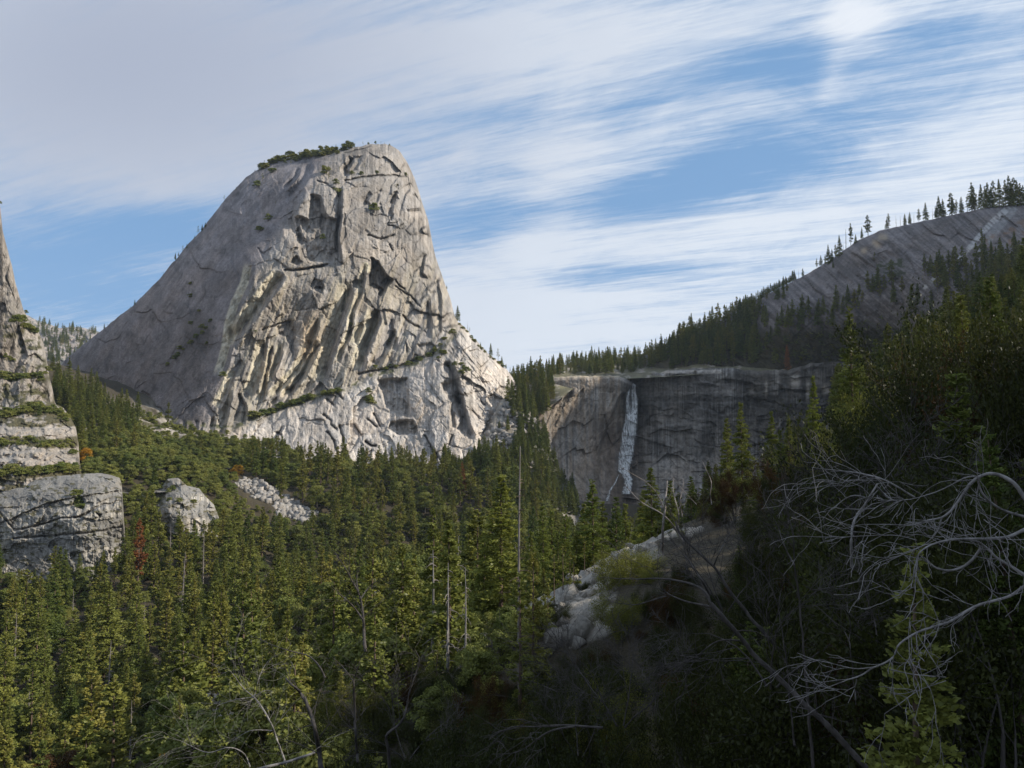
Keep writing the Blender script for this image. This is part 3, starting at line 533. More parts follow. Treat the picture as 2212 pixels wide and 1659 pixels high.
# ================================================================ ground
GP = [(0, 0, -9), (-60, 0, -45), (50, 0, 0), (0, 30, -14), (0, 42, -15.5), (-30, 30, -32), (20, 30, -9), (45, 30, -3), (2.5, 45, -12.2), (6, 70, -13.5), (25, 110, -12.7), (12, 90, -13), (-1.5, 100, -27), (-14, 60, -24), (25, 160, -36), (30, 300, -82), (-150, 180, -95), (-100, 120, -82), (-60, 80, -55),
      (-29, 80, -28), (-58, 120, -76), (-27, 150, -41), (-53, 250, -50), (-20, 240, -50), (0, 200, -46), (-40, 350, -85), (-100, 450, -100), (-50, 580, -98), (30, 580, -95), (-150, 580, -85), (-200, 600, -62), (-110, 300, -98), (-200, 300, -96), (-90, 200, -92),
      (-57, 900, -34), (-120, 865, -42), (-220, 850, -38), (-350, 900, 0), (-200, 1100, -40), (-350, 1150, 0), (-60, 1100, -20), (10, 1200, 55), (-60, 720, -55), (-150, 700, -46), (-250, 680, -32), (-300, 620, -22), (-300, 450, -85), (-350, 470, -75), (-180, 440, -90), (-230, 560, -55), (-400, 400, -75), (-330, 620, -30), (-420, 700, -5), (-380, 590, -50), (-480, 640, -20), (-330, 780, -10), (-470, 850, 22), (-600, 1100, 90), (-450, 760, 0), (-300, 830, 2),
      (0, 800, -45), (-30, 850, -48), (10, 850, -50), (-10, 900, -12), (35, 900, -50), (20, 950, 5), (70, 900, -82), (55, 950, -62), (90, 1000, -80), (60, 1030, -75), (130, 1000, -85), (30, 850, -62), (60, 1060, -70), (-60, 1000, -10), (14, 1000, 50), (23, 880, -28), (10, 800, -64), (110, 950, -88), (224, 950, -88), (320, 900, -60), (355, 1000, -80), (150, 560, -85), (178, 450, -10), (90, 300, -30), (150, 350, 8), (190, 350, 34), (110, 200, -4), (60, 110, -3),  (45, 60, -3), (30, 60, -5),
      (270, 500, 45), (330, 700, 20), (331, 500, 72), (430, 650, 100), (33, 50, -6), (66, 100, -2), (132, 200, 8), (199, 300, 36), (600, 500, 200), (60, 20, 8), (100, 15, 55), (160, 30, 75), (100, 62, 26), (170, 130, 42), (200, 100, 68), (400, 150, 180), (100, -60, 55), (300, 300, 100), (600, 900, 200), (0, 1400, -50), (-1500, 1500, 0), (1500, 1500, 200), (-800, 300, 60), (-800, 800, 150), (-400, 0, -40), (500, -200, 120), (-500, -300, -40), (0, -200, -10), (1200, 0, 200), (1200, 700, 250)]
gtps = tps(GP, reg=2e-6)
def ground_z(x, y):
    x = np.asarray(x, float); y = np.asarray(y, float); r = np.hypot(x, y)
    z = np.clip(gtps(np.clip(x, -1500, 1500), np.clip(y, -400, 1600)), -112, 330)
    k = smooth(20, 250, r)
    z = z+(1.2+4*k)*fbm(x/(18+40*0), y/18, 4, 351)*smooth(15, 60, r)+.35*fbm(x/2.5, y/2.5, 3, 352)
    z = z+smooth(90, 150, r)*4.5*(ridged(x/55, y/55, 3, 353)-.5)
    return z
def build_ground():
    # fine near the viewpoint, coarser outwards, out to the horizon
    th = np.linspace(0, 2*math.pi, 421); r = np.r_[0.5, np.geomspace(2, 1500, 330), 2300, 3500, 5200, 6800]
    # denser angles in the forward half
    th = np.r_[np.linspace(R(-40), R(50), 60, endpoint=False), np.linspace(R(50), R(145), 440, endpoint=False), np.linspace(R(145), R(320), 80)]
    RR, TH = np.meshgrid(r, th, indexing='ij'); x = RR*np.cos(TH); y = RR*np.sin(TH)
    z = ground_z(x, y); far = smooth(1500, 2600, RR); z = z*(1-far)+far*(-60+40*fbm(x/900, y/900, 3, 5))
    # colours: pine litter and earth, bare granite slabs on the knoll, talus streaks
    c = np.ones(x.shape+(3,))*np.array([.055, .045, .028]); c *= (1+.5*fbm(x/6, y/6, 5, 361))[..., None]
    near = smooth(260, 200, RR)
    rock = smooth(.02, .2, fbm(x/9, y/22, 4, 362)*.5-.30+.5*np.exp(-(((x-8)/14)**2+((y-82)/34)**2)))*near
    rock = np.maximum(rock, smooth(.05, .2, fbm(x/14, y/9, 4, 363)-.05)*smooth(-100, -60, z)*smooth(130, 200, RR)*smooth(420, 330, RR))
    u, v = proj(np.stack([x, y, z], -1)); f = y > 5
    for (a, b, sa, sb) in ((1255, 1265, 75, 50), (1270, 1340, 70, 45), (1340, 1195, 110, 26), (500, 1530, 70, 40), (1420, 1150, 110, 12), (760, 1290, 40, 12), (700, 1400, 60, 40), (640, 1440, 60, 30), (720, 1262, 30, 6)):
        rock = np.maximum(rock, f*smooth(.36, .46, np.exp(-(((u-a)/sa)**2+((v-b)/sb)**2))+.5*fbm(x/4, y/6, 5, 364, .6)))
    tal = f*smooth(.3, .55, np.exp(-(((u-560-(v-1050)*1.9)/34)**2+((v-1080)/60)**2))+.3*fbm(x/9, y/9, 3, 365))*(RR > 350)
    gul = smooth(-.2, .15, fbm(x/16, y/16, 4, 366)+.1)*smooth(110, 60, abs(x-5))*smooth(780, 840, y)
    rock = np.maximum(rock, gul*.9); rock = np.maximum(rock, smooth(760, 800, y)*smooth(-80, -120, x)*smooth(-520, -430, x)*smooth(-.35, 0., fbm(x/12, y/12, 3, 372)))
    gr = np.ones(x.shape+(3,))*np.array([.34, .31, .27])*(1+.5*fbm(x/1.5+y/9, y/7, 5, 367, .6))[..., None]
    c = c*(1-rock[..., None])+gr*rock[..., None]
    c[..., 1] *= 1+.0*x
    z = z+gul*6*facets(x/9, y/9, 371, 1.4, 1.)[0]+near*rock*(.9*facets(x/2.2, y/3.6, 373, .8, .7)[0]+1.1*facets((x+y*.4)/5, (y-x*.3)/9, 369, .6, .8)[0])
    o = mk('ground', np.stack([x, y, z], -1).reshape(-1, 3), gridfaces(*x.shape), M_ROCKN, cols=c.reshape(-1, 3))
    tag(o, 'steep valley floor of earth, litter and bare slabs', kind='structure')
build_ground()
# ================================================================ vegetation: materials
def leaf_mat(name, ca, cb, trans=.25, dead=0.):
    """two leaf colours of the kind; each tree leans to one of them, each spray varies a little"""
    m = bpy.data.materials.new(name); t = NT(new_tree(m))
    at = t.n('ShaderNodeAttribute', attribute_name='Col'); rnd = t.n('ShaderNodeObjectInfo').outputs['Random']
    f = t.m('ADD', t.m('MULTIPLY', rnd, .75), t.m('MULTIPLY', at.outputs['Fac'], .35), clamp=True)
    col = t.mix(f, (*ca, 1), (*cb, 1))
    g = t.m('ADD', .55, t.m('MULTIPLY', at.outputs['Fac'], .9))
    col = t.n('ShaderNodeVectorMath', operation='SCALE', i={0: col, 3: g}).outputs[0]
    d = t.n('ShaderNodeBsdfDiffuse', i={0: col, 1: .5}); tr = t.n('ShaderNodeBsdfTranslucent', i={0: col})
    mx = t.n('ShaderNodeMixShader', i={0: trans, 1: d.outputs[0], 2: tr.outputs[0]})
    gl = t.n('ShaderNodeBsdfGlossy', i={0: (.5, .5, .5, 1), 1: .45}); m2 = t.n('ShaderNodeMixShader', i={0: .025, 1: mx.outputs[0], 2: gl.outputs[0]})
    t.n('ShaderNodeOutputMaterial', i={0: m2.outputs[0]}); return m
def bark_mat(name, ca, cb, sc=3.):
    m = bpy.data.materials.new(name); t = NT(new_tree(m)); o = t.n('ShaderNodeTexCoord').outputs['Object']
    mp = t.n('ShaderNodeMapping', i={0: o, 3: (1, 1, .22)}).outputs[0]; n = t.noise(mp, sc, 4, .6)
    col = t.mix(t.ramp(n, [(.35, 0.), (.65, 1.)]), (*ca, 1), (*cb, 1)); b = t.n('ShaderNodeBump', i={'Strength': .6, 'Distance': .05, 'Height': n}).outputs[0]
    p = t.n('ShaderNodeBsdfPrincipled', i={'Base Color': col, 'Roughness': .9, 'Normal': b}); t.n('ShaderNodeOutputMaterial', i={0: p.outputs[0]}); return m
L_FIR = leaf_mat('fir_needles', (.075, .115, .028), (.22, .225, .05)); L_PINE = leaf_mat('pine_needles', (.125, .155, .034), (.265, .24, .055))
L_OAK = leaf_mat('live_oak_leaves', (.10, .135, .034), (.235, .23, .055)); L_BRIGHT = leaf_mat('young_conifer_needles', (.15, .19, .04), (.23, .24, .05), .35)
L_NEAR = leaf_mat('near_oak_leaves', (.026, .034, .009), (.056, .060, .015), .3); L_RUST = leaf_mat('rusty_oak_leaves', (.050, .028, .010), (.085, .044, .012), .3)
L_GOLD = leaf_mat('golden_maple_leaves', (.42, .22, .02), (.62, .36, .04), .4); L_RED = leaf_mat('dead_red_needles', (.22, .085, .03), (.30, .13, .05), .2)
L_YOAK = leaf_mat('yellow_green_leaves', (.12, .13, .025), (.19, .19, .04), .35)
B_BARK = bark_mat('conifer_bark', (.07, .045, .03), (.16, .11, .08)); B_DEAD = bark_mat('weathered_dead_wood', (.11, .10, .095), (.27, .25, .24), 8.); B_DARK = bark_mat('dark_branch_bark', (.025, .021, .019), (.075, .064, .058), 8.)
B_GREY = bark_mat('snag_wood', (.12, .10, .09), (.25, .22, .20), 3.)

# ================================================================ vegetation: geometry
def leafquads(C, D, N, L, Wd):
    """one rhombic spray per centre C, lying along D, facing N"""
    D = D/np.linalg.norm(D, axis=1, keepdims=True); Sd = np.cross(N, D); Sd /= np.linalg.norm(Sd, axis=1, keepdims=True)+1e-9
    a = C-D*L[:, None]*.5; b = C+Sd*Wd[:, None]*.5; c = C+D*L[:, None]*.5; d = C-Sd*Wd[:, None]*.5
    v = np.stack([a, b, c, d], 1).reshape(-1, 3); f = np.arange(len(C)*4).reshape(-1, 4); return v, f
def tube(path, rad, sides=6):
    path = np.array(path, float); n = len(path); rad = np.broadcast_to(rad, (n,)); t = np.gradient(path, axis=0); t /= np.linalg.norm(t, axis=1, keepdims=True)+1e-9
    ref = np.where(abs(t[:, 2:3]) < .9, [[0, 0, 1.]], [[1., 0, 0]]); a = np.cross(t, ref); a /= np.linalg.norm(a, axis=1, keepdims=True)+1e-9; b = np.cross(t, a)
    th = np.linspace(0, 2*math.pi, sides, endpoint=False)
    v = path[:, None]+rad[:, None, None]*(a[:, None]*np.cos(th)[None, :, None]+b[:, None]*np.sin(th)[None, :, None]); f = []
    i = np.arange(n-1)[:, None]*sides; k = np.arange(sides)[None]; k2 = (k+1) % sides
    f = np.stack([i+k, i+k2, i+sides+k2, i+sides+k], -1).reshape(-1, 4); return v.reshape(-1, 3), f
class Bag:
    def __init__(s): s.v = []; s.f = []; s.c = []; s.n = 0
    def add(s, v, f, c=None):
        s.v.append(v); s.f.append(f+s.n); s.n += len(v); s.c.append(np.full(len(v), .5) if c is None else c)
    def out(s, name, mat, parent=None, smooth_=False):
        v = np.concatenate(s.v); f = np.concatenate(s.f); c = np.concatenate(s.c)
        return mk(name, v, f, mat, parent, cols=np.repeat(c[:, None], 3, 1), smooth_=smooth_)
def conifer_mesh(seed, H, rad, base, n, kind='fir', dens=1., size=1., lean=0.):
    """returns trunk bag, crown bag"""
    g = np.random.default_rng(seed); tr = Bag(); cr = Bag()
    hs = np.linspace(0, 1, 9); bend = g.normal(0, .006, 2)*H
    path = np.stack([bend[0]*np.sin(hs*3)+lean*hs*H, bend[1]*np.sin(hs*2.3), hs*H], 1); r0 = H*.0125
    tr.add(*tube(path, r0*(1.04-hs)**.8+.01, 7))
    nb = max(12, int(n)); hb = base+(1-base)*np.sort(g.random(nb)**(.9 if kind == 'fir' else .8)); Cc, Dd, Nn, Ll, Ww, Tt = [], [], [], [], [], []
    lob = g.random(7)*6.28
    for h in hb:
        t = (h-base)/(1-base); az = g.random()*6.283
        if kind == 'fir': pr = (1-t)**.78*(.30+.70*min(1, t*7+.35))
        elif kind == 'pine': pr = ((1-t)**.55)*(.45+.55*math.sin(min(1, t*2.2+.15)*1.57))*(.72+.28*math.sin(3*h*9+lob[0]))
        else: pr = math.sqrt(max(0, 1-(2*t-.9)**2*.85))*.9
        Lb = rad*max(.05, pr)*(.62+.5*g.random())*(1+.16*math.sin(2*az+lob[1]+h*5)); Lb = max(Lb, .03*H*(1-t)+.10*rad)
        up = (.75*t-.22 if kind == 'fir' else .55*t-.02)+g.normal(0, .10)
        d = np.array([math.cos(az), math.sin(az), up]); p0 = np.array([np.interp(h, hs, path[:, 0]), np.interp(h, hs, path[:, 1]), h*H])
        k = max(3, int(dens*(3+9*Lb/rad))); s = (.18 if kind == 'fir' else .45)+(1-(.18 if kind == 'fir' else .45))*g.random(k)**.75
        q = p0+d*(s*Lb)[:, None]+np.array([0, 0, -.20*Lb if kind == 'fir' else .06*Lb])*(s**2)[:, None]
        side = np.array([-d[1], d[0], 0]); w = g.normal(0, 1, k)*(.20*Lb*(1.15-s))
        q = q+side*w[:, None]+g.normal(0, .05*Lb+.05, (k, 3))*[1, 1, .8]
        dd = d+side*(g.normal(0, .75, k))[:, None]+g.normal(0, .28, (k, 3)); nn = np.array([0, 0, .8])+d*.35+g.normal(0, .75, (k, 3))
        Cc.append(q); Dd.append(dd); Nn.append(nn); Ll.append(size*(.55+.6*g.random(k))*(.35+.65*min(1, Lb/rad+.3))); Tt.append(np.clip(g.random()*.6+.2+g.normal(0, .12, k), 0, 1))
    C = np.concatenate(Cc); D = np.concatenate(Dd); N = np.concatenate(Nn); L = np.concatenate(Ll); T = np.concatenate(Tt)
    v, f = leafquads(C, D, N, L, L*(.56 if kind == 'fir' else .75)); cr.add(v, f, np.repeat(T, 4))
    tip = leafquads(np.array([[path[-1, 0], path[-1, 1], H*.985]]*4), g.normal(0, .12, (4, 3))+[0, 0, 1], g.normal(0, 1, (4, 3)), np.full(4, .07*H*.6), np.full(4, .10*size*2)); cr.add(tip[0], tip[1])
    return tr, cr
def round_mesh(seed, H, rad, n, size, base=.22, clumps=26):
    """evergreen oak: short trunk with limbs, crown of many uneven clumps with gaps"""
    g = np.random.default_rng(seed); tr = Bag(); cr = Bag(); tr.add(*tube([[0, 0, 0], [.1, 0, H*.2], [-.1, .1, H*.45]], [H*.035, H*.028, H*.02], 6))
    cc = []; Z0 = H*base
    for k in range(clumps):
        a = g.random()*6.283; t = g.random()**.8; rr = rad*.72*math.sqrt(g.random())*math.sqrt(max(.05, 1-(t-.25)**2/.7)); c = np.array([rr*math.cos(a), rr*math.sin(a), Z0+(H-Z0)*(.12+.76*t)]); s = rad*(.22+.20*g.random())*(1.1-.35*t)
        cc.append((c, s, g.random()))
        if k % 3 == 0: tr.add(*tube([[0, 0, H*.3], (c*.5+np.array([0, 0, H*.15])), c], [H*.014, H*.009, .02], 5))
    m = n//clumps; V = []
    for c, s, tn in cc:
        d = g.normal(0, 1, (m, 3)); d /= np.linalg.norm(d, axis=1, keepdims=True); d[:, 2] = np.where(d[:, 2] < -.2, -d[:, 2]*.6, d[:, 2]); r = s*(.55+.55*g.random(m)**.6)
        p = c+d*r[:, None]*[1.1, 1.1, .8]; dd = g.normal(0, 1, (m, 3)); nn = d*1.1+g.normal(0, .7, (m, 3))+[0, 0, .4]; L = size*(.6+.7*g.random(m)); v, f = leafquads(p, np.cross(nn, dd), nn, L, L*.7)
        cr.add(v, f, np.repeat(np.clip(tn*.5+.25+g.normal(0, .12, m), 0, 1), 4))
    return tr, cr
def skeleton(g, p, d, L, r, depth, out, tips, wig=.28, split=(2, 4), droop=0., ratio=.68, seg=5):
    pts = [p]; rs = [r]; d = d/np.linalg.norm(d)
    for k in range(seg):
        d = d+g.normal(0, wig/seg**.5, 3)+np.array([0, 0, droop/seg]); d /= np.linalg.norm(d); p = p+d*L/seg; pts.append(p); rs.append(r*(1-.55*(k+1)/seg))
    out.append((np.array(pts), np.array(rs), depth))
    if depth == 0: tips.append((pts[-1], d)); tips.append((pts[-3], d)); return
    for k in range(g.integers(*split)+1):
        t = .35+.65*g.random() if k else 1.; i = min(seg, int(t*seg)); e = g.normal(0, 1, 3); e -= e.dot(d)*d; e /= np.linalg.norm(e)+1e-9; a = (.35+.5*g.random())*(1. if k else .5)
        skeleton(g, pts[i], d*math.cos(a)+e*math.sin(a), L*ratio*(.7+.5*g.random()), rs[i]*.68, depth-1, out, tips, wig, split, droop, ratio, seg)
def branch_tree(seed, H, depth, leaves, lsize, stems=3, spread=.5, wig=.35, droop=0., r0=.11, dirs_=None, ratio=.7, split=(2, 4), spray=.35):
    g = np.random.default_rng(seed); out = []; tips = []
    for k in range(stems):
        a = 6.283*k/stems+g.random(); d = np.array([math.cos(a)*spread, math.sin(a)*spread, 1.]) if dirs_ is None else np.array(dirs_[k % len(dirs_)], float)
        skeleton(g, np.array([math.cos(a)*.12, math.sin(a)*.12, -.3]), d, H*.42, r0*H/8, depth, out, tips, wig, split, droop, ratio)
    tr = Bag(); lf = Bag()
    for pts, rs, dp in out: tr.add(*tube(pts, np.maximum(rs, .006), 6 if dp >= depth-1 else (4 if dp else 3)))
    if leaves:
        P0 = np.array([t[0] for t in tips]); D0 = np.array([t[1] for t in tips]); i = g.integers(0, len(P0), leaves)
        sp = spray; p = P0[i]+np.clip(g.normal(0, sp, (leaves, 3)), -1.5*sp, 1.5*sp)*(.4+.7*g.random((leaves, 1))); dd = D0[i]+g.normal(0, .9, (leaves, 3)); nn = g.normal(0, .8, (leaves, 3))+[0, 0, .7]
        L = lsize*(.6+.8*g.random(leaves)); v, f = leafquads(p, dd, nn, L, L*.5); tn = g.random(len(P0)); lf.add(v, f, np.repeat(np.clip(tn[i]*.5+.2+g.normal(0, .13, leaves), 0, 1), 4))
    return tr, lf
def snag_mesh(seed, H, nb, rad, droop=-.35, r0=.012, base=.25, sub=3, broken=False):
    """dead conifer: bare leaning pole with curved broken branches"""
    g = np.random.default_rng(seed); tr = Bag(); hs = np.linspace(0, 1, 12); w = g.normal(0, .012, 2)*H
    path = np.stack([w[0]*np.sin(hs*2.5), w[1]*np.sin(hs*3.1), hs*H], 1); tr.add(*tube(path, H*r0*(1.05-hs)**.9+.008*H*.15, 7))
    br = Bag()
    for k in range(nb):
        h = base+(.97-base)*g.random(); a = g.random()*6.283; Lb = rad*(1.15-h)*(.3+.8*g.random()); p = np.array([np.interp(h, hs, path[:, 0]), np.interp(h, hs, path[:, 1]), h*H]); s = np.linspace(0, 1, 6)
        d = np.array([math.cos(a), math.sin(a), .25]); q = p+d*(s*Lb)[:, None]+np.array([0, 0, droop*Lb])*(s**2)[:, None]+g.normal(0, .03*Lb, (6, 3))*s[:, None]
        br.add(*tube(q, H*r0*.28*(1.05-s)*(.5+.5*g.random())+.006, 4))
        for j in range(sub):
            i = g.integers(1, 5); e = d+g.normal(0, .7, 3)+np.array([0, 0, -.4]); e /= np.linalg.norm(e); l2 = Lb*.35*g.random(); br.add(*tube([q[i], q[i]+e*l2*.5+g.normal(0, .03, 3), q[i]+e*l2], [H*r0*.12, H*r0*.08, .004], 3))
    return tr, br
# ---------------------------------------------------------------- prototypes (first use moves the prototype itself, later uses copy it)
class Proto:
    def __init__(s, name, tr, cr, lmat, bmat, H, pn=('trunk', 'crown')):
        s.name = name; s.tr, s.cr, s.lmat, s.bmat, s.H, s.pn = tr, cr, lmat, bmat, H, pn; s.me = None; s.used = False
    def meshes(s):
        if s.me is None:
            a = s.tr.out(s.pn[0], s.bmat, smooth_=True); b = s.cr.out(s.pn[1], s.lmat) if s.cr is not None and s.cr.n else None
            s.me = (a.data, b.data if b else None); q = (b or a).data; w = np.empty(len(q.vertices)*3, np.float32); q.vertices.foreach_get('co', w); w = w.reshape(-1, 3); s.H = float(np.percentile(w[:, 2], 99.6)); s.R = float(np.percentile(np.hypot(w[:, 0], w[:, 1]), 95)); bpy.data.objects.remove(a); b and bpy.data.objects.remove(b); s.tr = s.cr = None
        return s.me
    def place(s, loc, H, rz=None, label='', cat='tree', group=None, tilt=(0, 0), wide=1., mat=None):
        a, b = s.meshes(); root = bpy.data.objects.new(s.name, None); COL.objects.link(root); k = H/s.H
        root.empty_display_size = .2; root.location = loc; root.rotation_euler = (tilt[0], tilt[1], random.random()*6.28 if rz is None else rz); root.scale = (k*wide, k*wide, k)
        tag(root, label, cat, group)
        for nm, me in zip(s.pn, (a, b)):
            if me is None: continue
            o = bpy.data.objects.new(nm, me); COL.objects.link(o); o.parent = root
            if nm == s.pn[1] and mat is not None and me is b: o.material_slots[0].link = 'OBJECT'; o.material_slots[0].material = mat
        return root
random.seed(5)
FIRS = [Proto('fir_tree', *conifer_mesh(s, 34, 6.0+.8*(s % 3), .07, 240, 'fir', 5.2, 1.1), L_FIR, B_BARK, 34) for s in range(1, 6)]
PINES = [Proto('pine_tree', *conifer_mesh(s, 34, 5.4+.8*(s % 3), .18, 180, 'pine', 6.0, 1.1), L_PINE, B_BARK, 34) for s in range(11, 16)]
OAKS = [Proto('oak_tree', *round_mesh(s, 13, 6.6, 5000, .62, .05, 32), L_OAK, B_DARK, 13) for s in range(21, 26)]
FIRN = [Proto('fir_tree', *conifer_mesh(s, 22, 4.2, .06, 260, 'fir', 8, .48), L_BRIGHT, B_BARK, 22) for s in range(31, 34)]
PINN = [Proto('pine_tree', *conifer_mesh(s, 16, 2.2, .22, 130, 'pine', 9, .26), L_PINE, B_BARK, 16) for s in range(36, 39)]
SMALLP = [Proto('pine_tree', *conifer_mesh(s, 12, 2.6, .35, 34, 'pine', 1.3, .8), L_PINE, B_BARK, 12) for s in range(41, 44)]
SNAGS = [Proto('dead_tree', *snag_mesh(s, 30, 70, 3.4), B_GREY, B_GREY, 30) for s in range(51, 54)]  # the crown part here is only the bare branches
SHRUB = [Proto('shrub', *round_mesh(s, 3.2, 2.4, 1200, .42, .0, 16), L_OAK, B_DARK, 3.2, ('stem', 'foliage')) for s in range(61, 64)]
PROTO_N = {}
# ================================================================ vegetation: where it stands
ORD = ['first', 'second', 'third', 'fourth', 'fifth', 'sixth', 'seventh', 'eighth', 'ninth', 'tenth', 'eleventh', 'twelfth', 'thirteenth', 'fourteenth', 'fifteenth', 'sixteenth', 'seventeenth', 'eighteenth', 'nineteenth', 'twentieth']
def ordn(i):
    if i < 20: return ORD[i]
    t = ['', '', 'twenty', 'thirty', 'forty', 'fifty', 'sixty', 'seventy', 'eighty', 'ninety'][((i+1)//10) % 10]; k = (i+1) % 10
    return (t+'-'+ORD[k-1]) if k else {'twenty': 'twentieth', 'thirty': 'thirtieth', 'forty': 'fortieth', 'fifty': 'fiftieth', 'sixty': 'sixtieth', 'seventy': 'seventieth', 'eighty': 'eightieth', 'ninety': 'ninetieth'}[t]
def skyline(items, at, tf, protos, hs, text, group, real=None, dead=SNAGS, mats=None):
    """(x, base y, height in crop pixels[, 'd' for a dead one]) read in an enlarged crop; the tree stands on the surface there"""
    items = sorted(items, key=lambda q: q[0]); live = [q for q in items if len(q) < 4]; dd = [q for q in items if len(q) > 3]
    for lst, pr, word in ((live, protos, ''), (dd, dead, 'bare dead ')):
        for i, q in enumerate(lst):
            (u, v), = tf([(q[0], q[1])]); p = at(u, v+1.5); H = q[2]*hs*p[1]/F*1.12
            pr[i % len(pr)].place(p-[0, 0, H*.02], H, label='%s%s, %s from the left' % (word, text, ordn(i)) if len(lst) > 1 else word+text, group=group, mat=mats[i % len(mats)] if (mats and not word) else None, wide=.85+.3*random.random())
def at_of(n): return RELIEFS[n][0]
T0 = lambda p: zm(0, 276.5, .3, p)
skyline([(30, 290, 40), (60, 275, 45), (140, 235, 25), (240, 195, 22), (270, 190, 32), (325, 190, 38), (355, 190, 30), (380, 218, 55), (405, 186, 28), (430, 215, 50), (345, 228, 45), (310, 232, 42), (285, 238, 42), (250, 262, 40), (210, 250, 30), (465, 172, 48), (510, 168, 46), (575, 162, 46), (600, 160, 25), (660, 150, 58), (690, 142, 42), (712, 136, 18), (770, 122, 30), (810, 116, 18), (860, 112, 22), (900, 112, 22), (925, 114, 16), (962, 121, 12)],
        cap_at, ZT, [OAKS[0], SMALLP[0], SMALLP[1], OAKS[2]], .3, 'small wind-bent pine on the summit of the granite dome', 'trees on top of the granite dome')
skyline([(120, 320, 40), (45, 380, 60), (5, 420, 45), (510, 330, 60), (600, 310, 40), (780, 290, 40), (520, 370, 50), (690, 330, 26), (760, 335, 26), (870, 330, 26), (1075, 340, 25), (1015, 440, 45), (575, 400, 40), (850, 600, 60), (140, 550, 30), (25, 740, 34), (480, 800, 40), (595, 490, 60), (90, 665, 50)], cap_at, ZT, [SHRUB[0], SHRUB[1], SMALLP[2]], .3, 'dark growth in a crack high on the dome', 'growth in cracks of the granite dome')
skyline([(1615, 520, 38), (1700, 440, 20), (1425, 772, 68), (1455, 740, 48), (1478, 712, 36), (1315, 897, 52), (1345, 862, 32), (1262, 945, 48), (1285, 915, 26), (1400, 792, 22), (1175, 1068, 32), (1130, 1115, 15), (1050, 1195, 15), (1010, 1230, 20), (970, 1270, 36), (938, 1292, 14), (750, 1440, 36), (775, 1427, 22), (1835, 300, 14), (1990, 232, 24)],
        cap_at, T0, [FIRS[0], SMALLP[0], FIRS[2]], .3, 'tiny tree on the left skyline of the granite dome', 'trees on the left edge of the granite dome')
skyline([(1072, 690, 155), (1180, 772, 95, 'd'), (1200, 815, 58), (1320, 990, 62), (1430, 1062, 122), (1510, 1132, 130), (1550, 1172, 88), (1595, 1205, 50), (1640, 1255, 60), (1682, 1285, 85), (955, 340, 38)],
        cap_at, Z2, [FIRS[1], FIRS[3], SMALLP[1]], .2, 'tree on the right shoulder of the granite dome', 'trees on the right shoulder of the granite dome')
# brush along the ledges of the dome
def brush(poly, n, at, s0, s1, spread, label, group, mat=L_OAK):
    g = random.Random(len(label)+n); p = np.array(poly, float); L = np.r_[0, np.cumsum(np.hypot(*np.diff(p, axis=0).T))]; pts = []
    for k in range(n):
        s = L[-1]*(k+g.random())/n; pts.append((np.interp(s, L, p[:, 0]), np.interp(s, L, p[:, 1])+g.uniform(-spread, spread)))
    for i, (u, v) in enumerate(sorted(pts)):
        q = at(u, v); H = g.uniform(s0, s1)*q[1]/F; SHRUB[i % 3].place(q-[0, 0, H*.15], H, label=label+', '+ordn(i)+' from left', cat='shrub', group=group, mat=mat, wide=g.uniform(1., 1.5))
brush([(545, 905), (580, 893), (620, 880), (655, 868), (675, 862)], 26, cap_at, 9, 17, 3, 'dark green bush on the long ledge of the granite dome', 'bushes on the long ledge')
brush([(695, 855), (720, 850), (738, 845)], 7, cap_at, 9, 16, 2, 'bush in the middle clump on the long ledge of the granite dome', 'bushes on the middle of the long ledge')
brush([(805, 800), (850, 795), (905, 780), (930, 765), (985, 715)], 16, cap_at, 6, 12, 5, 'bush near the upper right end of the dome ledge', 'bushes at the upper end of the ledge')
brush([(930, 755), (955, 770), (975, 790), (1020, 800)], 14, cap_at, 6, 12, 9, 'bush among the blocks of the dome shoulder', 'bushes on the dome shoulder')
brush([(795, 845), (800, 875), (795, 860)], 6, cap_at, 10, 16, 5, 'bush in the shaded corner under the dome ledge', 'bushes under the ledge')
brush([(483, 782), (470, 815), (440, 870), (605, 640), (1100, 850)], 5, cap_at, 6, 12, 2, 'lone bush clinging to the fluted wall of the dome', 'bushes on the fluted wall')
brush([(390, 700), (430, 690), (455, 730), (440, 760), (400, 740), (360, 800), (460, 700), (412, 650), (412, 600)], 16, cap_at, 5, 12, 8, 'dark bush in the shade on the left flank of the dome', 'bushes on the left flank')
brush([(990, 700), (1005, 715), (1030, 745), (1050, 765), (1095, 800)], 14, cap_at, 5, 9, 2, 'bush on the right shoulder skyline of the dome', 'bushes on the right shoulder')
brush([(560, 368), (600, 348), (640, 340), (700, 336), (760, 322)], 30, cap_at, 7, 17, 3, 'rounded bush in the grove on the dome summit', 'bushes of the summit grove', L_PINE)
# left cliff
brush([(25, 690), (50, 690), (60, 715), (45, 700), (75, 718)], 14, l_at, 7, 17, 6, 'olive bush in the clump on the left cliff', 'bushes in the clump on the left cliff')
brush([(0, 815), (25, 820), (50, 812), (80, 820), (103, 805)], 22, l_at, 7, 15, 7, 'bush on the lower ledge of the left cliff', 'bushes on the lower ledge of the left cliff')
brush([(5, 770), (20, 775), (30, 780)], 5, l_at, 5, 9, 3, 'bush on the narrow middle ledge of the left cliff', 'bushes on the middle ledge of the left cliff')
skyline([(0, 530, 20), (60, 830, 14), (155, 1165, 12), (185, 1290, 26), (160, 1480, 120), (215, 1460, 70), (30, 1560, 60), (120, 1400, 60)], l_at, T0, [SHRUB[0], SMALLP[1], SMALLP[0]], .3, 'small pine or bush on the face of the left cliff', 'pines on the left cliff')
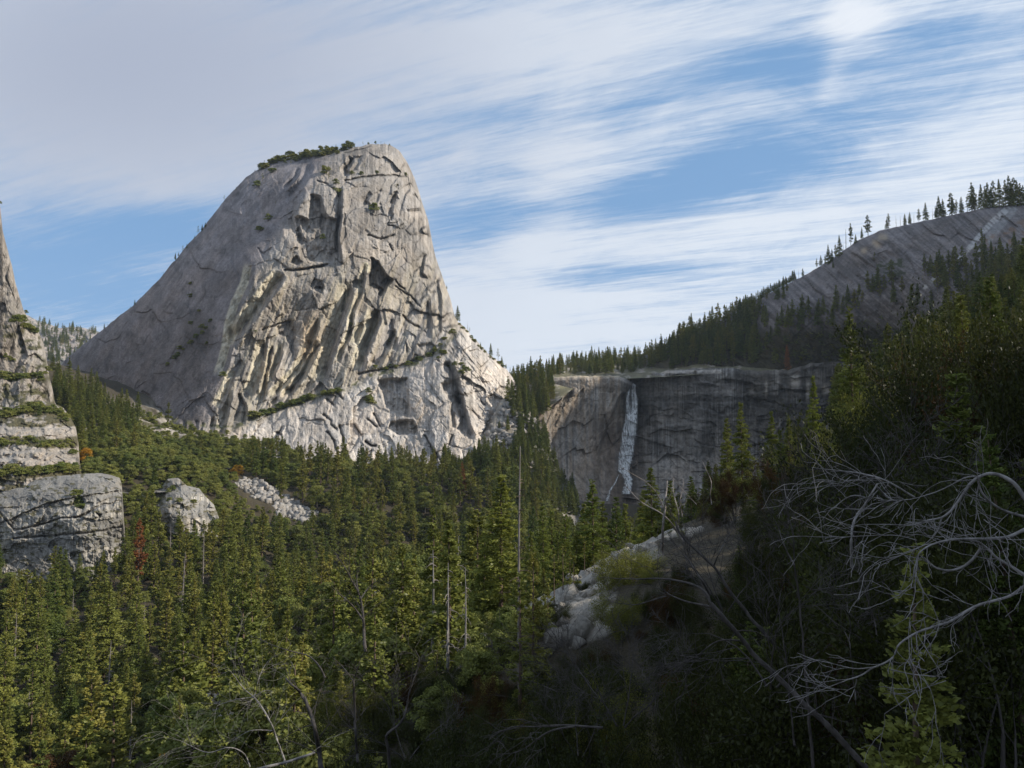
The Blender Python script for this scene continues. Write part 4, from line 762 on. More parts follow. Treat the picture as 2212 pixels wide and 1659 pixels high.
# terraces under the left cliff
brush([(0, 895), (40, 892), (80, 880), (120, 890), (145, 905)], 34, ls_at, 9, 16, 7, 'rounded oak bush on the upper terrace under the left cliff', 'oaks on the upper terrace', L_OAK)
brush([(0, 955), (40, 955), (90, 962), (150, 965), (165, 985)], 26, ls_at, 7, 14, 8, 'rounded oak bush on the middle terrace', 'oaks on the middle terrace', L_OAK)
brush([(0, 1025), (50, 1020), (110, 1018), (165, 1015)], 30, ls_at, 10, 20, 8, 'oak bush on the lowest terrace behind the big outcrop', 'oaks on the lowest terrace', L_OAK)
brush([(155, 1065), (175, 1070), (168, 1090), (178, 1100)], 6, o_at, 9, 17, 4, 'bush growing on the face of the biggest outcrop', 'bushes on the biggest outcrop', L_OAK)
brush([(340, 1060), (380, 1060), (345, 1075), (420, 1090)], 8, ob_at, 5, 12, 5, 'small bush on the smaller humped outcrop', 'bushes on the smaller outcrop', L_OAK)
brush([(240, 945), (290, 905), (350, 925), (420, 945), (500, 965), (540, 985)], 34, occ_at, 7, 18, 10, 'scrub oak on the broken shelf at the foot of the dome', 'scrub oaks at the foot of the dome', L_OAK)
skyline([(990, 600, 170), (1210, 650, 170), (620, 830, 300), (1335, 320, 55), (800, 610, 50), (930, 620, 120)], lambda u, v: occ_at(u, v) if u > 215 else P(u, v, 860), lambda p: zm(0, 719, .3, p), [FIRS[0], PINES[1], FIRS[2]], .3, 'single upright conifer at the left foot of the granite dome', 'conifers at the left foot of the dome')
# crest of the right mountainside
skyline([(1090, 575, 140), (1045, 592, 78), (965, 657, 150), (930, 680, 130, 'd'), (1000, 640, 60), (885, 737, 145), (857, 752, 95), (912, 700, 60, 'd'), (805, 792, 130), (830, 772, 85), (780, 792, 65), (750, 802, 68), (720, 817, 64), (620, 852, 55), (590, 872, 60, 'd'), (560, 932, 95, 'd'), (1235, 520, 102), (1225, 522, 70), (1292, 505, 80, 'd'), (1322, 500, 70, 'd'),
         (1355, 497, 76), (1390, 487, 80), (1420, 477, 60, 'd'), (1455, 472, 90), (1505, 457, 122), (1555, 442, 72, 'd'), (1600, 432, 146), (1628, 432, 122), (1580, 437, 70), (1690, 427, 152), (1700, 427, 120), (1725, 417, 98), (1762, 412, 108), (1805, 402, 110, 'd'), (1838, 402, 190), (1855, 402, 150), (1872, 397, 100, 'd'), (1905, 392, 166), (1935, 388, 150), (1952, 387, 172), (1975, 387, 145), (1997, 382, 182),
         (2037, 382, 190), (2082, 377, 182), (2110, 372, 205), (2140, 372, 192), (2165, 372, 172), (2190, 372, 155), (2210, 367, 135), (2240, 360, 150), (2125, 372, 160)], d_at, ZD, [FIRS[0], PINES[0], FIRS[3], PINES[2], FIRS[4]], .3, 'conifer on the crest of the right mountainside', 'conifers on the crest of the right mountainside')
g_ = random.Random(3)
lst = [(x, 1150-(x-100)*.56+g_.uniform(-12, 12)-10*math.sin(x/60), g_.uniform(34, 72)) for x in [100+470*(k+g_.random()*.8)/64 for k in range(64)]]
skyline(lst, d_at, ZD, [FIRS[1], PINES[3], FIRS[2]], .3, 'conifer on the low skyline between waterfall and mountainside', 'conifers on the lower skyline')

# ---------------------------------------------------------------- the forests
CLEAR = [([(0, 1022), (262, 1018), (272, 1120), (262, 1165), (215, 1180), (150, 1185), (60, 1160), (0, 1160)], 500), ([(340, 1025), (410, 1030), (470, 1105), (440, 1112), (350, 1098)], 560), ([(0, 1190), (40, 1185), (110, 1200), (105, 1230), (0, 1225)], 470),
         ([(270, 700), (260, 890), (330, 930), (430, 925), (480, 945), (545, 945), (600, 935), (660, 955), (720, 930), (790, 965), (850, 950), (900, 970), (950, 945), (995, 985), (1040, 940), (1110, 880), (1000, 700)], 2000),
         ([(1180, 830), (1185, 1090), (1240, 1120), (1400, 1110), (1520, 1010), (1560, 930), (1800, 900), (1800, 780)], 1000), ([(500, 1040), (540, 1035), (610, 1075), (680, 1110), (650, 1125), (560, 1090), (500, 1060)], 660),
         ([(620, 1240), (730, 1235), (735, 1262), (620, 1275)], 240), ([(0, 860), (190, 860), (178, 1000), (170, 1012), (0, 1012)], 640), ([(1188, 1130), (1500, 1100), (1560, 1130), (1330, 1250), (1280, 1400), (1180, 1400), (1180, 1250)], 400),
         ([(1830, 440), (2212, 440), (2212, 575), (2080, 590), (1960, 640), (1830, 680)], 700)]
def clear_ok(u, vt, vb, Y):
    for poly, ym in CLEAR:
        if Y >= ym: continue
        vs = np.linspace(vt, vt+(vb-vt)*.8, 5)
        if inpoly(poly, np.full(5, u), vs).any(): return False
    return True
forest = []       # (x, y, z, H, protolist key, apparent size, u, v)
rg = np.random.default_rng(12)
def scatter(n, xr, yr, fn, mind):
    """dart throwing with a distance that follows the tree size"""
    cell = {}; m = 0
    X = rg.uniform(*xr, n); Yv = rg.uniform(*yr, n); Z = ground_z(X, Yv); U, V = proj(np.stack([X, Yv, Z], -1))
    for x, y, z, u, v in zip(X, Yv, Z, U, V):
        if u < -120 or u > 2330: continue
        r = fn(x, y, z, u, v)
        if r is None: continue
        H, key, d = r; ok = True; cx, cy = int(x//12), int(y//12)
        for i in (-1, 0, 1):
            for j in (-1, 0, 1):
                for (a, b, dd) in cell.get((cx+i, cy+j), ()):
                    if (a-x)**2+(b-y)**2 < (mind*(dd+d)*.5)**2: ok = False; break
        if not ok: continue
        ut, vt = proj((x, y, z+H))
        while not clear_ok(u, vt, v, y):
            H *= .8; ut, vt = proj((x, y, z+H))
            if H < 2: break
        if H < 2: continue
        if vt > 1700: continue
        cell.setdefault((cx, cy), []).append((x, y, d)); forest.append((x, y, z, H, key, H/y, u, vt)); m += 1
    return m
def valley(x, y, z, u, v):
    if y < 120 or y > 860: return None
    c = fbm(np.float64(x/70), np.float64(y/70), 3, 401)
    oak = smooth(-75, -55, z)*smooth(560, 500, u)                       # oak slopes on the left
    if 600 < u < 1040 and 190 < y < 330: oak = .35
    tal = abs(u-560-(v-1050)*1.9) < 26 and 1015 < v < 1140
    if tal: return None
    if fbm(np.float64(x/20), np.float64(y/28), 3, 405) < -.20: return None
    if z > -30 and u > 1050 and y < 700: return None
    if rg.random() < oak*.9+.16*(c > .0): return (rg.uniform(8, 14), 'oak', 7.)
    H = rg.uniform(19, 41)*(1-.2*(c < -.2)); 
    if z > -66: H *= .62 if y < 400 else .85
    if rg.random() < .012: return (H*.9, 'dead', 5)
    if y > 560 and rg.random() < .2: return (rg.uniform(12, 20), 'oak', 8.)
    if y > 560: H = rg.uniform(24, 46)
    return (H, 'fir' if rg.random() < .5+c else 'pine', 5.4+H*.19)
n1 = scatter(26000, (-420, 130), (120, 860), valley, 1.0)
# understory and brush between
def under(x, y, z, u, v):
    if y > 800: return None
    if abs(u-560-(v-1050)*1.9) < 30 and 1010 < v < 1150: return None
    if z > -30 and u > 1050 and y < 700: return None
    return (rg.uniform(4, 8)+.1, 'oak', 4.5)
n2 = scatter(9000, (-420, 100), (100, 860), under, 1.25)
def gully(x, y, z, u, v):
    if not (960 < u < 1240 and 820 < v < 1150): return None
    dense = smooth(1010, 1040, v)+smooth(1110, 1130, u)*smooth(1010, 900, v)+.12
    if rg.random() > dense: return None
    return (rg.uniform(20, 36), 'fir', 7)
def knollbrush(x, y, z, u, v):
    if not (360 < u < 1180) or v < 1180: return None
    if inpoly([(455, 1475), (560, 1470), (575, 1620), (440, 1640)], np.array([u]), np.array([v]))[0]: return None
    if fbm(np.float64(x/8), np.float64(y/8), 3, 402) < -.32: return None
    if 985 < u < 1195 and y < 101: return (rg.uniform(1.4, 3.0), 'oak', 1.9) if (v > 1400 or u < 1120) else None
    r = rg.random(); return (rg.uniform(2.5, 7), 'oak', 3.2) if r < .55 else (rg.uniform(5, 13), 'small' , 3.2)
n5 = scatter(9000, (-75, 22), (38, 215), knollbrush, 1.)
n3 = scatter(3500, (-140, 90), (780, 1110), gully, 1.)
def ridge(x, y, z, u, v):
    if u < 1600 or v > 1000: return None
    return (rg.uniform(16, 30), 'fir' if rg.random() < .6 else 'pine', 7.5)
def ground_hit(u, v, y0=40., y1=1300., n=700):
    Y = np.geomspace(y0, y1, n); p = P(np.full(n, float(u)), np.full(n, float(v)), Y); d = p[:, 2]-ground_z(p[:, 0], p[:, 1]); k = np.nonzero(d < 0)[0]
    return None if len(k) == 0 else p[k[0]]
def ravine(poly, n, h0, h1, key, mind):
    a = np.array(poly, float); got = []
    for _ in range(n):
        u = rg.uniform(a[:, 0].min(), a[:, 0].max()); v = rg.uniform(a[:, 1].min(), a[:, 1].max())
        if not inpoly(poly, np.array([u]), np.array([v]))[0]: continue
        p = ground_hit(u, v, 300)
        if p is None or any((p[0]-x)**2+(p[1]-y)**2 < mind**2 for x, y in got): continue
        got.append((p[0], p[1])); H = rg.uniform(h0, h1); vt = proj((p[0], p[1], p[2]+H))[1]; forest.append((p[0], p[1], p[2], H, key, H/p[1], u, float(vt)))
ravine([(112, 815), (200, 850), (265, 890), (300, 930), (190, 1000), (165, 960), (140, 900), (120, 880)], 330, 20, 36, 'fir', 7)
ravine([(430, 915), (560, 940), (620, 985), (470, 975)], 160, 4, 9, 'oak', 6)
ravine([(1110, 960), (1180, 960), (1215, 1040), (1255, 1110), (1200, 1130), (1110, 1080)], 420, 18, 32, 'fir', 6)
ravine([(240, 880), (330, 900), (480, 950), (480, 985), (300, 960), (220, 950)], 200, 5, 9, 'oak', 5)
n4 = scatter(9000, (90, 560), (230, 700), ridge, 1.)
# upland and lower mountainside, on the modelled slopes
def slope_trees(at, poly, n, h0, h1, keyf, mind=5.):
    p = np.array(poly, float); got = []
    U = rg.uniform(p[:, 0].min(), p[:, 0].max(), n); V = rg.uniform(p[:, 1].min(), p[:, 1].max(), n); k = inpoly(poly, U, V); U = U[k]; V = V[k]; Q = at(U, V)
    for u, v, q in zip(U, V, Q):
        if any((q[0]-a)**2+(q[1]-b)**2 < mind**2 for a, b in got[-400:]): continue
        got.append((q[0], q[1])); H = rg.uniform(h0, h1); ut, vt = proj((q[0], q[1], q[2]+H))
        if not clear_ok(u, vt, v, q[1]): continue
        forest.append((q[0], q[1], q[2], H, keyf(u, v), H/q[1], u, vt))
fp = lambda u, v: 'fir' if rg.random() < .6 else 'pine'
slope_trees(h_at, [(1110, 818), (1200, 802), (1250, 782), (1400, 772), (1500, 728), (1560, 700), (1600, 700), (1560, 790), (1400, 800), (1330, 808), (1200, 812)], 1500, 14, 36, fp, 6)
slope_trees(h_at, [(1100, 850), (1115, 818), (1190, 812), (1200, 880), (1110, 930)], 300, 18, 36, fp, 6)
slope_trees(h_at, [(1100, 822), (1250, 778), (1440, 762), (1440, 772), (1250, 790), (1100, 830)], 160, 16, 28, fp, 10)
slope_trees(d_at, [(1480, 735), (1600, 690), (1680, 690), (1790, 700), (1840, 690), (1850, 780), (1560, 792), (1400, 790)], 1300, 26, 46, fp, 6)
slope_trees(d_at, [(1560, 690), (1700, 620), (1720, 640), (1600, 700)], 90, 14, 24, fp, 7)
slope_trees(d_at, [(1700, 690), (1850, 640), (2000, 590), (2212, 560), (2212, 700), (1900, 760), (1700, 790)], 1100, 22, 38, fp, 6)
slope_trees(d_at, [(1150+600, 560), (1850, 540), (2212, 480), (2212, 560), (1800, 650)], 16, 10, 16, fp, 9)
slope_trees(lambda u, v: P(u, v, 1000+0*np.asarray(u)), [(108, 800), (190, 830), (200, 900), (120, 880)], 60, 20, 34, lambda u, v: 'fir', 6)
slope_trees(n_at, [(75, 695), (130, 708), (216, 720), (200, 780), (90, 790)], 260, 22, 40, fp, 12)
forest.sort(key=lambda t: -t[5])
vis = [t for t in forest if -15 < t[6] < 2227 and t[7] < 1640]
pick = {'small': 60, 'con': 185, 'oak': 110, 'dead': 12}; solo = []; rest = []
zb = np.full((2212//6+4), 1e9)
for t in forest:
    k = 'con' if t[4] in ('fir', 'pine') else t[4]
    if pick[k] > 0 and 0 < t[6] < 2212 and t[7] < 1600 and (t[7] > 640 or t[6] > 1400): pick[k] -= 1; solo.append(t)
    else: rest.append(t)
SMALLF = [Proto('pine_tree', *conifer_mesh(s, 12, 2.5, .12, 130, 'fir', 4, .5), L_PINE, B_BARK, 12) for s in (44, 45, 46)]
PR = {'small': SMALLF, 'fir': FIRS, 'pine': PINES, 'oak': OAKS, 'dead': SNAGS}
def zone(u, v):
    if v > 1420: return 'bottom rows of the valley forest'
    if v > 1240: return 'middle rows of the valley forest'
    if v > 1100: return 'forest right under the rock outcrops'
    if u > 1500: return 'slope behind the dark thicket'
    return 'last rows before the granite dome'
WORDS = {'small': 'small yellowish young pine', 'fir': 'pointed dark green fir', 'pine': 'olive green pine', 'oak': 'rounded evergreen oak', 'dead': 'bare grey dead conifer'}
groups = {}
for t in solo: groups.setdefault((t[4], zone(t[6], t[7])), []).append(t)
for (key, zn), lst in groups.items():
    lst.sort(key=lambda t: t[6])
    for i, (x, y, z, H, k, a, u, vt) in enumerate(lst):
        PR[key][i % len(PR[key])].place((x, y, z-.3), H, label='%s, %s from left, %s' % (WORDS[key], ordn(i), zn), group=WORDS[key]+'s, '+zn, wide=rg.uniform(.8, 1.2), tilt=(rg.normal(0, .02), rg.normal(0, .02)))
print('FOREST', n1, n2, n3, n4, len(forest), 'solo', len(solo), 'rest', len(rest))
# all the smaller trees: one mass, instanced over points (instances of the same tree shapes)
def mass(name, label, items, protos, seed):
    g = np.random.default_rng(seed); me = bpy.data.meshes.new(name); me.vertices.add(len(items)); me.vertices.foreach_set('co', np.array([(t[0], t[1], t[2]-.3) for t in items], np.float32).ravel())
    hh = me.attributes.new('hgt', 'FLOAT', 'POINT'); hh.data.foreach_set('value', np.array([t[3]/protos[0].H for t in items], np.float32))
    rr = me.attributes.new('rot', 'FLOAT', 'POINT'); rr.data.foreach_set('value', g.uniform(0, 6.28, len(items)).astype(np.float32))
    ix = me.attributes.new('pick', 'INT', 'POINT'); ix.data.foreach_set('value', g.integers(0, len(protos), len(items)).astype(np.int32))
    o = bpy.data.objects.new(name, me); COL.objects.link(o); tag(o, label, kind='stuff')
    ng = bpy.data.node_groups.new(name, 'GeometryNodeTree'); ng.interface.new_socket('Geometry', in_out='INPUT', socket_type='NodeSocketGeometry'); ng.interface.new_socket('Geometry', in_out='OUTPUT', socket_type='NodeSocketGeometry')
    N = ng.nodes; Lk = ng.links; gi = N.new('NodeGroupInput'); go = N.new('NodeGroupOutput'); gg = N.new('GeometryNodeGeometryToInstance')
    def attr(nm, ty):
        a = N.new('GeometryNodeInputNamedAttribute'); a.data_type = ty; a.inputs[0].default_value = nm; return a.outputs[0]
    for pr in protos:                       # whole-tree mesh of this shape, held in a hidden data block only
        a, b = pr.meshes(); bm = None
        va = np.empty(len(a.vertices)*3, np.float32); a.vertices.foreach_get('co', va); vb = np.empty(len(b.vertices)*3, np.float32); b.vertices.foreach_get('co', vb)
        fa = np.empty(len(a.loops), np.int32); a.loops.foreach_get('vertex_index', fa); fb = np.empty(len(b.loops), np.int32); b.loops.foreach_get('vertex_index', fb)
        cb = np.empty(len(b.vertices)*4, np.float32); b.color_attributes['Col'].data.foreach_get('color', cb)
        cols = np.concatenate([np.full((len(a.vertices), 3), .5), cb.reshape(-1, 4)[:, :3]]); fa = fa.reshape(-1, 4); fb = fb.reshape(-1, 4)+len(a.vertices)
        w = mk('tree_shape', np.concatenate([va.reshape(-1, 3), vb.reshape(-1, 3)]), np.concatenate([fa, fb]), [pr.bmat, pr.lmat], cols=cols, smooth_=False, matidx=np.r_[np.zeros(len(fa)), np.ones(len(fb))])
        COL.objects.unlink(w); pr.whole = w
        oi = N.new('GeometryNodeObjectInfo'); oi.inputs['Object'].default_value = w; oi.inputs['As Instance'].default_value = True; Lk.new(oi.outputs['Geometry'], gg.inputs[0])
    # order of a multi-input socket is last-linked first, which does not matter for a random pick
    ji = N.new('GeometryNodeJoinGeometry')
    for l in list(Lk):
        if l.to_node == gg: src = l.from_socket; Lk.remove(l); Lk.new(src, ji.inputs[0])
    N.remove(gg)
    ip = N.new('GeometryNodeInstanceOnPoints'); Lk.new(gi.outputs[0], ip.inputs['Points']); Lk.new(ji.outputs[0], ip.inputs['Instance']); ip.inputs['Pick Instance'].default_value = True
    Lk.new(attr('pick', 'INT'), ip.inputs['Instance Index']); cx = N.new('ShaderNodeCombineXYZ'); Lk.new(attr('rot', 'FLOAT'), cx.inputs[2]); Lk.new(cx.outputs[0], ip.inputs['Rotation'])
    Lk.new(attr('hgt', 'FLOAT'), ip.inputs['Scale']); Lk.new(ip.outputs[0], go.inputs[0]); md = o.modifiers.new('trees', 'NODES'); md.node_group = ng
    return o
for key, nm, lb in (('fir', 'fir_forest', 'mass of smaller dark firs filling the valley and the upland'), ('pine', 'pine_forest', 'mass of smaller olive pines between the firs'), ('small', 'young_pines', 'scattered mass of small young pines on the near slope'), ('oak', 'oak_woodland', 'mass of low evergreen oaks and brush between the conifers')):
    it = [t for t in rest if t[4] == key]
    if it: mass(nm, lb, it, PR[key], len(nm))
# ================================================================ the waterfall
def build_fall():
    vs = [548, 575, 610, 650, 700, 760, 800, 850, 900, 1000, 1100, 1180, 1205, 1240, 1290, 1345]
    lf = [1050, 1036, 1010, 1000, 996, 992, 986, 974, 965, 954, 938, 940, 968, 988, 980, 966]
    rt = [1078, 1081, 1086, 1092, 1102, 1102, 1101, 1100, 1093, 1074, 1060, 1036, 1048, 1062, 1056, 1046]
    n, k = 300, 40; yv = np.linspace(548, 1345, n); j = fbm(yv/30, yv*0, 4, 3)*3
    l = np.interp(yv, vs, lf)+j; r = np.interp(yv, vs, rt)+fbm(yv/30, yv*0+5, 4, 4)*3; s = np.linspace(0, 1, k)
    a = l[:, None]+(r-l)[:, None]*s[None]; U = 1050.7+.3*a; V = 663.6+.3*np.repeat(yv[:, None], k, 1)
    p = f_at(U, V); off = 2.2+2.6*np.sin(math.pi*s)[None]+1.6*fbm(a/9, yv[:, None]/60+a*0, 3, 5); q = p*((p[..., 1:2]-off[..., None])/p[..., 1:2])
    e = smooth(0, .34, s)*smooth(0, .30, 1-s); mid = np.exp(-((a-1038)/12)**2)*smooth(740, 690, yv[:, None]); c = e[None]*(1-.85*mid)*(.75+.25*smooth(560, 600, yv[:, None]))
    c = c*(.55+.75*np.exp(-((s[None]-.72+.1*np.sin(yv[:, None]/60))/.16)**2)+.5*np.exp(-((s[None]-.12)/.1)**2))
    m = bpy.data.materials.new('falling_water'); t = NT(new_tree(m)); o = t.n('ShaderNodeTexCoord').outputs['Object']
    at = t.n('ShaderNodeAttribute', attribute_name='Col').outputs['Fac']
    nz = t.noise(t.n('ShaderNodeMapping', i={0: o, 3: (1, .3, .055)}).outputs[0], .95, 6, .7, .3); nz2 = t.noise(t.n('ShaderNodeMapping', i={0: o, 3: (1, .3, .25)}).outputs[0], .5, 4, .6)
    al = t.m('MULTIPLY', t.m('MULTIPLY', at, 2.5), t.ramp(nz, [(.40, .04), (.60, 1.)])); al = t.m('MULTIPLY', al, t.ramp(nz2, [(.3, .55), (.6, 1.)]), clamp=True)
    d = t.n('ShaderNodeBsdfDiffuse', i={0: (.97, .96, .94, 1)}); tl = t.n('ShaderNodeBsdfTranslucent', i={0: (.8, .85, .92, 1)}); mm = t.n('ShaderNodeMixShader', i={0: .35, 1: d.outputs[0], 2: tl.outputs[0]})
    tr = t.n('ShaderNodeBsdfTransparent'); mx = t.n('ShaderNodeMixShader', i={0: al, 1: tr.outputs[0], 2: mm.outputs[0]}); t.n('ShaderNodeOutputMaterial', i={0: mx.outputs[0]})
    o = mk('waterfall', q.reshape(-1, 3), gridfaces(n, k), m, cols=np.repeat(c.reshape(-1, 1), 3, 1)); tag(o, 'tall thin white waterfall dropping down the dark cliff', 'waterfall')
    # side trickle over the apron
    pl = np.array(ZF([(955, 1205), (930, 1260), (890, 1320), (868, 1395)])); y2 = np.linspace(0, 1, 60); cu = np.interp(y2, np.linspace(0, 1, 4), pl[:, 0]); cv = np.interp(y2, np.linspace(0, 1, 4), pl[:, 1]); s2 = np.linspace(-1, 1, 8)
    U = cu[:, None]+s2[None]*(1.0+3*y2[:, None]); V = cv[:, None]+0*s2[None]; p = f_at(U, V); q = p*((p[..., 1:2]-1.8)/p[..., 1:2]); o2 = mk('side_trickle', q.reshape(-1, 3), gridfaces(60, 8), m, parent=o, cols=np.repeat(((1-s2**2)[None]*.6+0*y2[:, None]).reshape(-1, 1), 3, 1))
build_fall()

# ================================================================ knoll trees in the middle distance
def at_top(u, vt, vb, Y, pr, label, cat='tree', group=None, mat=None, wide=1., rz=None, tilt=(0, 0), depth=.3, snap=True):
    if not snap: p = P(u, vb, Y); return pr.place(p-[0, 0, depth], (vb-vt)*Y/F+depth, label=label, cat=cat, group=group, mat=mat, wide=wide, rz=rz, tilt=tilt)
    b = P(u, vb, Y); H = (vb-vt)*Y/F; z = float(ground_z(b[0], b[1])); b[2] = min(b[2], z+.2) if b[2]-z < 3 else b[2]; top = P(u, vt, Y)[2]
    if b[2]-z > .2: b[2] = z
    return pr.place(b-[0, 0, depth], top-b[2]+depth, label=label, cat=cat, group=group, mat=mat, wide=wide, rz=rz, tilt=tilt)
at_top(1083, 1030, 1400, 100, FIRN[0], 'tall bright yellow-green fir towering in the middle of the picture', wide=1.3)
at_top(1048, 1150, 1400, 103, FIRN[1], 'broad lower yellow-green fir just left of the tallest bright fir', wide=1.1)
at_top(1124, 1036, 1590, 42, Proto('dead_tree', *snag_mesh(71, 15, 34, 1.5, -.25, .006, .12, 2), B_BARK, B_GREY, 15), 'thin dead pole reaching above the bright fir, bark stripped branches', rz=1.)
at_top(1152, 1195, 1570, 44, PINN[0], 'dark pine with a straight bare trunk right of the thin dead pole', wide=.9)
at_top(1122, 1240, 1590, 41, PINN[1], 'dark shaggy pine crown around the foot of the thin dead pole', wide=1.)
at_top(1185, 1260, 1480, 50, PINN[2], 'small shaggy pine beside the sloping slabs')
KN = [(1172, 1095, 1240, 150, 1, 1.), (1192, 1105, 1235, 160, 0, .9), (1222, 1108, 1225, 165, 2, .95), (1148, 1150, 1270, 130, 0, 1.1), (1280, 1040, 1205, 140, 2, 1.15), (1262, 1090, 1205, 145, 0, 1.), (1302, 1085, 1195, 150, 1, 1.), (1332, 1075, 1185, 150, 1, 1.1), (1352, 1090, 1185, 155, 0, 1.05),
      (1408, 1012, 1200, 120, 0, 1.25), (1390, 1060, 1200, 125, 2, 1.2), (1450, 1040, 1190, 118, 1, 1.3), (1605, 872, 1120, 95, 0, .85), (1573, 905, 1120, 98, 1, .85), (1548, 1005, 1150, 85, 2, .9), (1640, 1000, 1160, 80, 1, .9), (1670, 890, 1080, 105, 0, .8), (1708, 900, 1080, 108, 2, .8), (1748, 888, 1060, 90, 1, .8), (1690, 930, 1100, 88, 0, .8),
      (1495, 1030, 1170, 100, 1, 1.2), (1520, 1060, 1180, 95, 0, 1.2), (1245, 1150, 1230, 140, 1, 1.1), (1205, 1150, 1240, 135, 2, 1.1), (1160, 1190, 1290, 115, 2, 1.2), (1100, 1180, 1300, 125, 1, 1.2), (1010, 1230, 1380, 112, 0, .9)]
for i, (u, vt, vb, Y, k, w) in enumerate(sorted(KN)):
    at_top(u, vt, vb, Y, FIRN[k], 'sunlit young fir on the knoll before the waterfall cliff, %s from left' % ordn(i), group='young firs on the knoll', mat=L_BRIGHT if u < 1420 and i % 3 else L_FIR, wide=w)
at_top(1843, 668, 960, 75, FIRN[2], 'slim dark conifer rising above the left part of the dark thicket', mat=L_FIR, wide=.75)
at_top(1760, 815, 960, 60, FIRN[0], 'slim conifer top beside the cliff at the thicket edge', wide=.6)
at_top(2085, 640, 900, 90, FIRN[1], 'conifer top in the thicket under the bare mountainside', mat=L_FIR); at_top(2150, 600, 880, 85, FIRN[2], 'highest conifer top of the thicket near the right edge', mat=L_FIR); at_top(2000, 690, 900, 110, FIRN[0], 'pale conifer top left of the thicket summit', mat=L_FIR)
# small pines with bare stems on the slabs
for i, (u, vt, vb, Y) in enumerate([(1232, 1192, 1285, 68), (1240, 1200, 1290, 66), (1197, 1188, 1250, 75), (1216, 1175, 1232, 80), (1284, 1198, 1248, 74), (1300, 1150, 1185, 90), (1262, 1165, 1200, 85)]):
    at_top(u, vt, vb, Y, SMALLP[i % 3], 'little pine with a bare orange stem on the slabs, %s of seven' % ordn(i), group='little pines on the slabs', mat=L_YOAK)
# autumn colour and dead reds
for (u, vt, vb, Y, pr, mt, lb) in [(512, 1005, 1040, 690, OAKS[0], L_GOLD, 'golden maple glowing under the firs above the talus'), (310, 985-60+70, 1035, 640, OAKS[1], L_GOLD, 'golden maple behind the biggest outcrop'), (183, 968, 1000, 650, OAKS[2], L_GOLD, 'golden maple in the mouth of the dark ravine'), (178, 975, 990, 655, OAKS[3], L_GOLD, 'small golden maple left in the ravine mouth'),
                               (196, 1000, 1025, 640, OAKS[3], L_RUST, 'rust brown maple at the foot of the ravine'), (297, 1125, 1265, 430, PINES[1], L_RED, 'red-brown dead conifer right of the biggest outcrop'), (998, 1000, 1060, 720, FIRS[1], L_RED, 'red dead fir at the foot of the dome corner'), (975, 1020, 1070, 715, SNAGS[1], None, 'grey dead fir near the dome corner'),
                               (1700, 745, 800, 900, FIRS[2], L_RED, 'reddish dying conifer over the waterfall cliff'), (150, 1630, 1700, 170, OAKS[1], L_RUST, 'orange brown maple at the bottom edge under the pines'), (95, 1640, 1710, 165, OAKS[4], L_RUST, 'rust brown bush at the bottom left edge'),
                               (378, 1610, 1680, 110, OAKS[4], L_GOLD, 'small orange bush by the slab at the bottom'), (690, 985, 1060, 740, SNAGS[0], None, 'bare grey conifer standing before the dome slabs'), (310, 1300, 1400, 330, SNAGS[2], None, 'bare grey pole in the middle of the valley forest'), (235, 1390, 1560, 260, SNAGS[1], None, 'tall bare grey snag among the bottom rows'), (665, 1255, 1340, 270, SNAGS[0], None, 'bare snag beside the pale rocks')]:
    at_top(u, vt, vb, Y, pr, lb, mat=mt, wide=1.0, snap=Y < 400 and pr not in OAKS)
for i, (u, vt, vb, Y, w) in enumerate([(932, 1198, 1370, 62, 1.), (968, 1232, 1400, 58, 1.), (990, 1190, 1360, 66, .9), (1003, 1240, 1430, 55, .8), (812, 1240, 1330, 150, 1.)]):
    at_top(u, vt, vb, Y, Proto('dead_tree', *snag_mesh(80+i, 6, 26, 1.5, -.75, .014, .1, 3), B_GREY, B_DEAD, 6), 'pale dead conifer with arched branches left of the bright fir, %s of five' % ordn(i), group='arched dead conifers', wide=w)

# ================================================================ boulder fields
def boulders(name, label, poly, n, s0, s1, col, seed, y0=300):
    g = np.random.default_rng(seed); a = np.array(poly, float); V_, F_, C_ = [], [], []; k = 0
    cube = np.array([[x, y, z] for x in (-1, 1) for y in (-1, 1) for z in (-1, 1)], float); fc = np.array([[0, 1, 3, 2], [4, 6, 7, 5], [0, 4, 5, 1], [2, 3, 7, 6], [0, 2, 6, 4], [1, 5, 7, 3]])
    for _ in range(n):
        u = g.uniform(a[:, 0].min(), a[:, 0].max()); v = g.uniform(a[:, 1].min(), a[:, 1].max())
        if not inpoly(poly, np.array([u]), np.array([v]))[0]: continue
        p = ground_hit(u, v, y0)
        if p is None: continue
        s = s0+(s1-s0)*g.random()**3; q = cube*s*.5*(1+g.uniform(-.35, .35, (8, 3)))*[1.2, 1., .8]; M = np.linalg.qr(g.normal(0, 1, (3, 3)))[0]
        V_.append(q@M+p+[0, 0, s*.1]); F_.append(fc+k); C_.append(np.full(8, g.uniform(.7, 1.15))); k += 8
    c = np.concatenate(C_)[:, None]*np.array(col); o = mk(name, np.concatenate(V_), np.concatenate(F_), M_ROCKN, cols=c, smooth_=False); tag(o, label, kind='stuff')
boulders('boulder_field', 'pale fan of broken talus blocks spilling between the trees below the dome', [(505, 1045), (530, 1035), (560, 1040), (600, 1062), (640, 1085), (690, 1108), (660, 1128), (600, 1115), (590, 1090), (545, 1075)], 2600, .8, 4.5, (.34, .32, .30), 5)
boulders('boulder_field', 'shaded rubble filling the gully between dome and waterfall cliff', [(1040, 900), (1100, 870), (1190, 930), (1230, 1060), (1130, 1060), (1010, 1010)], 1500, 1.2, 7, (.30, .28, .26), 6)
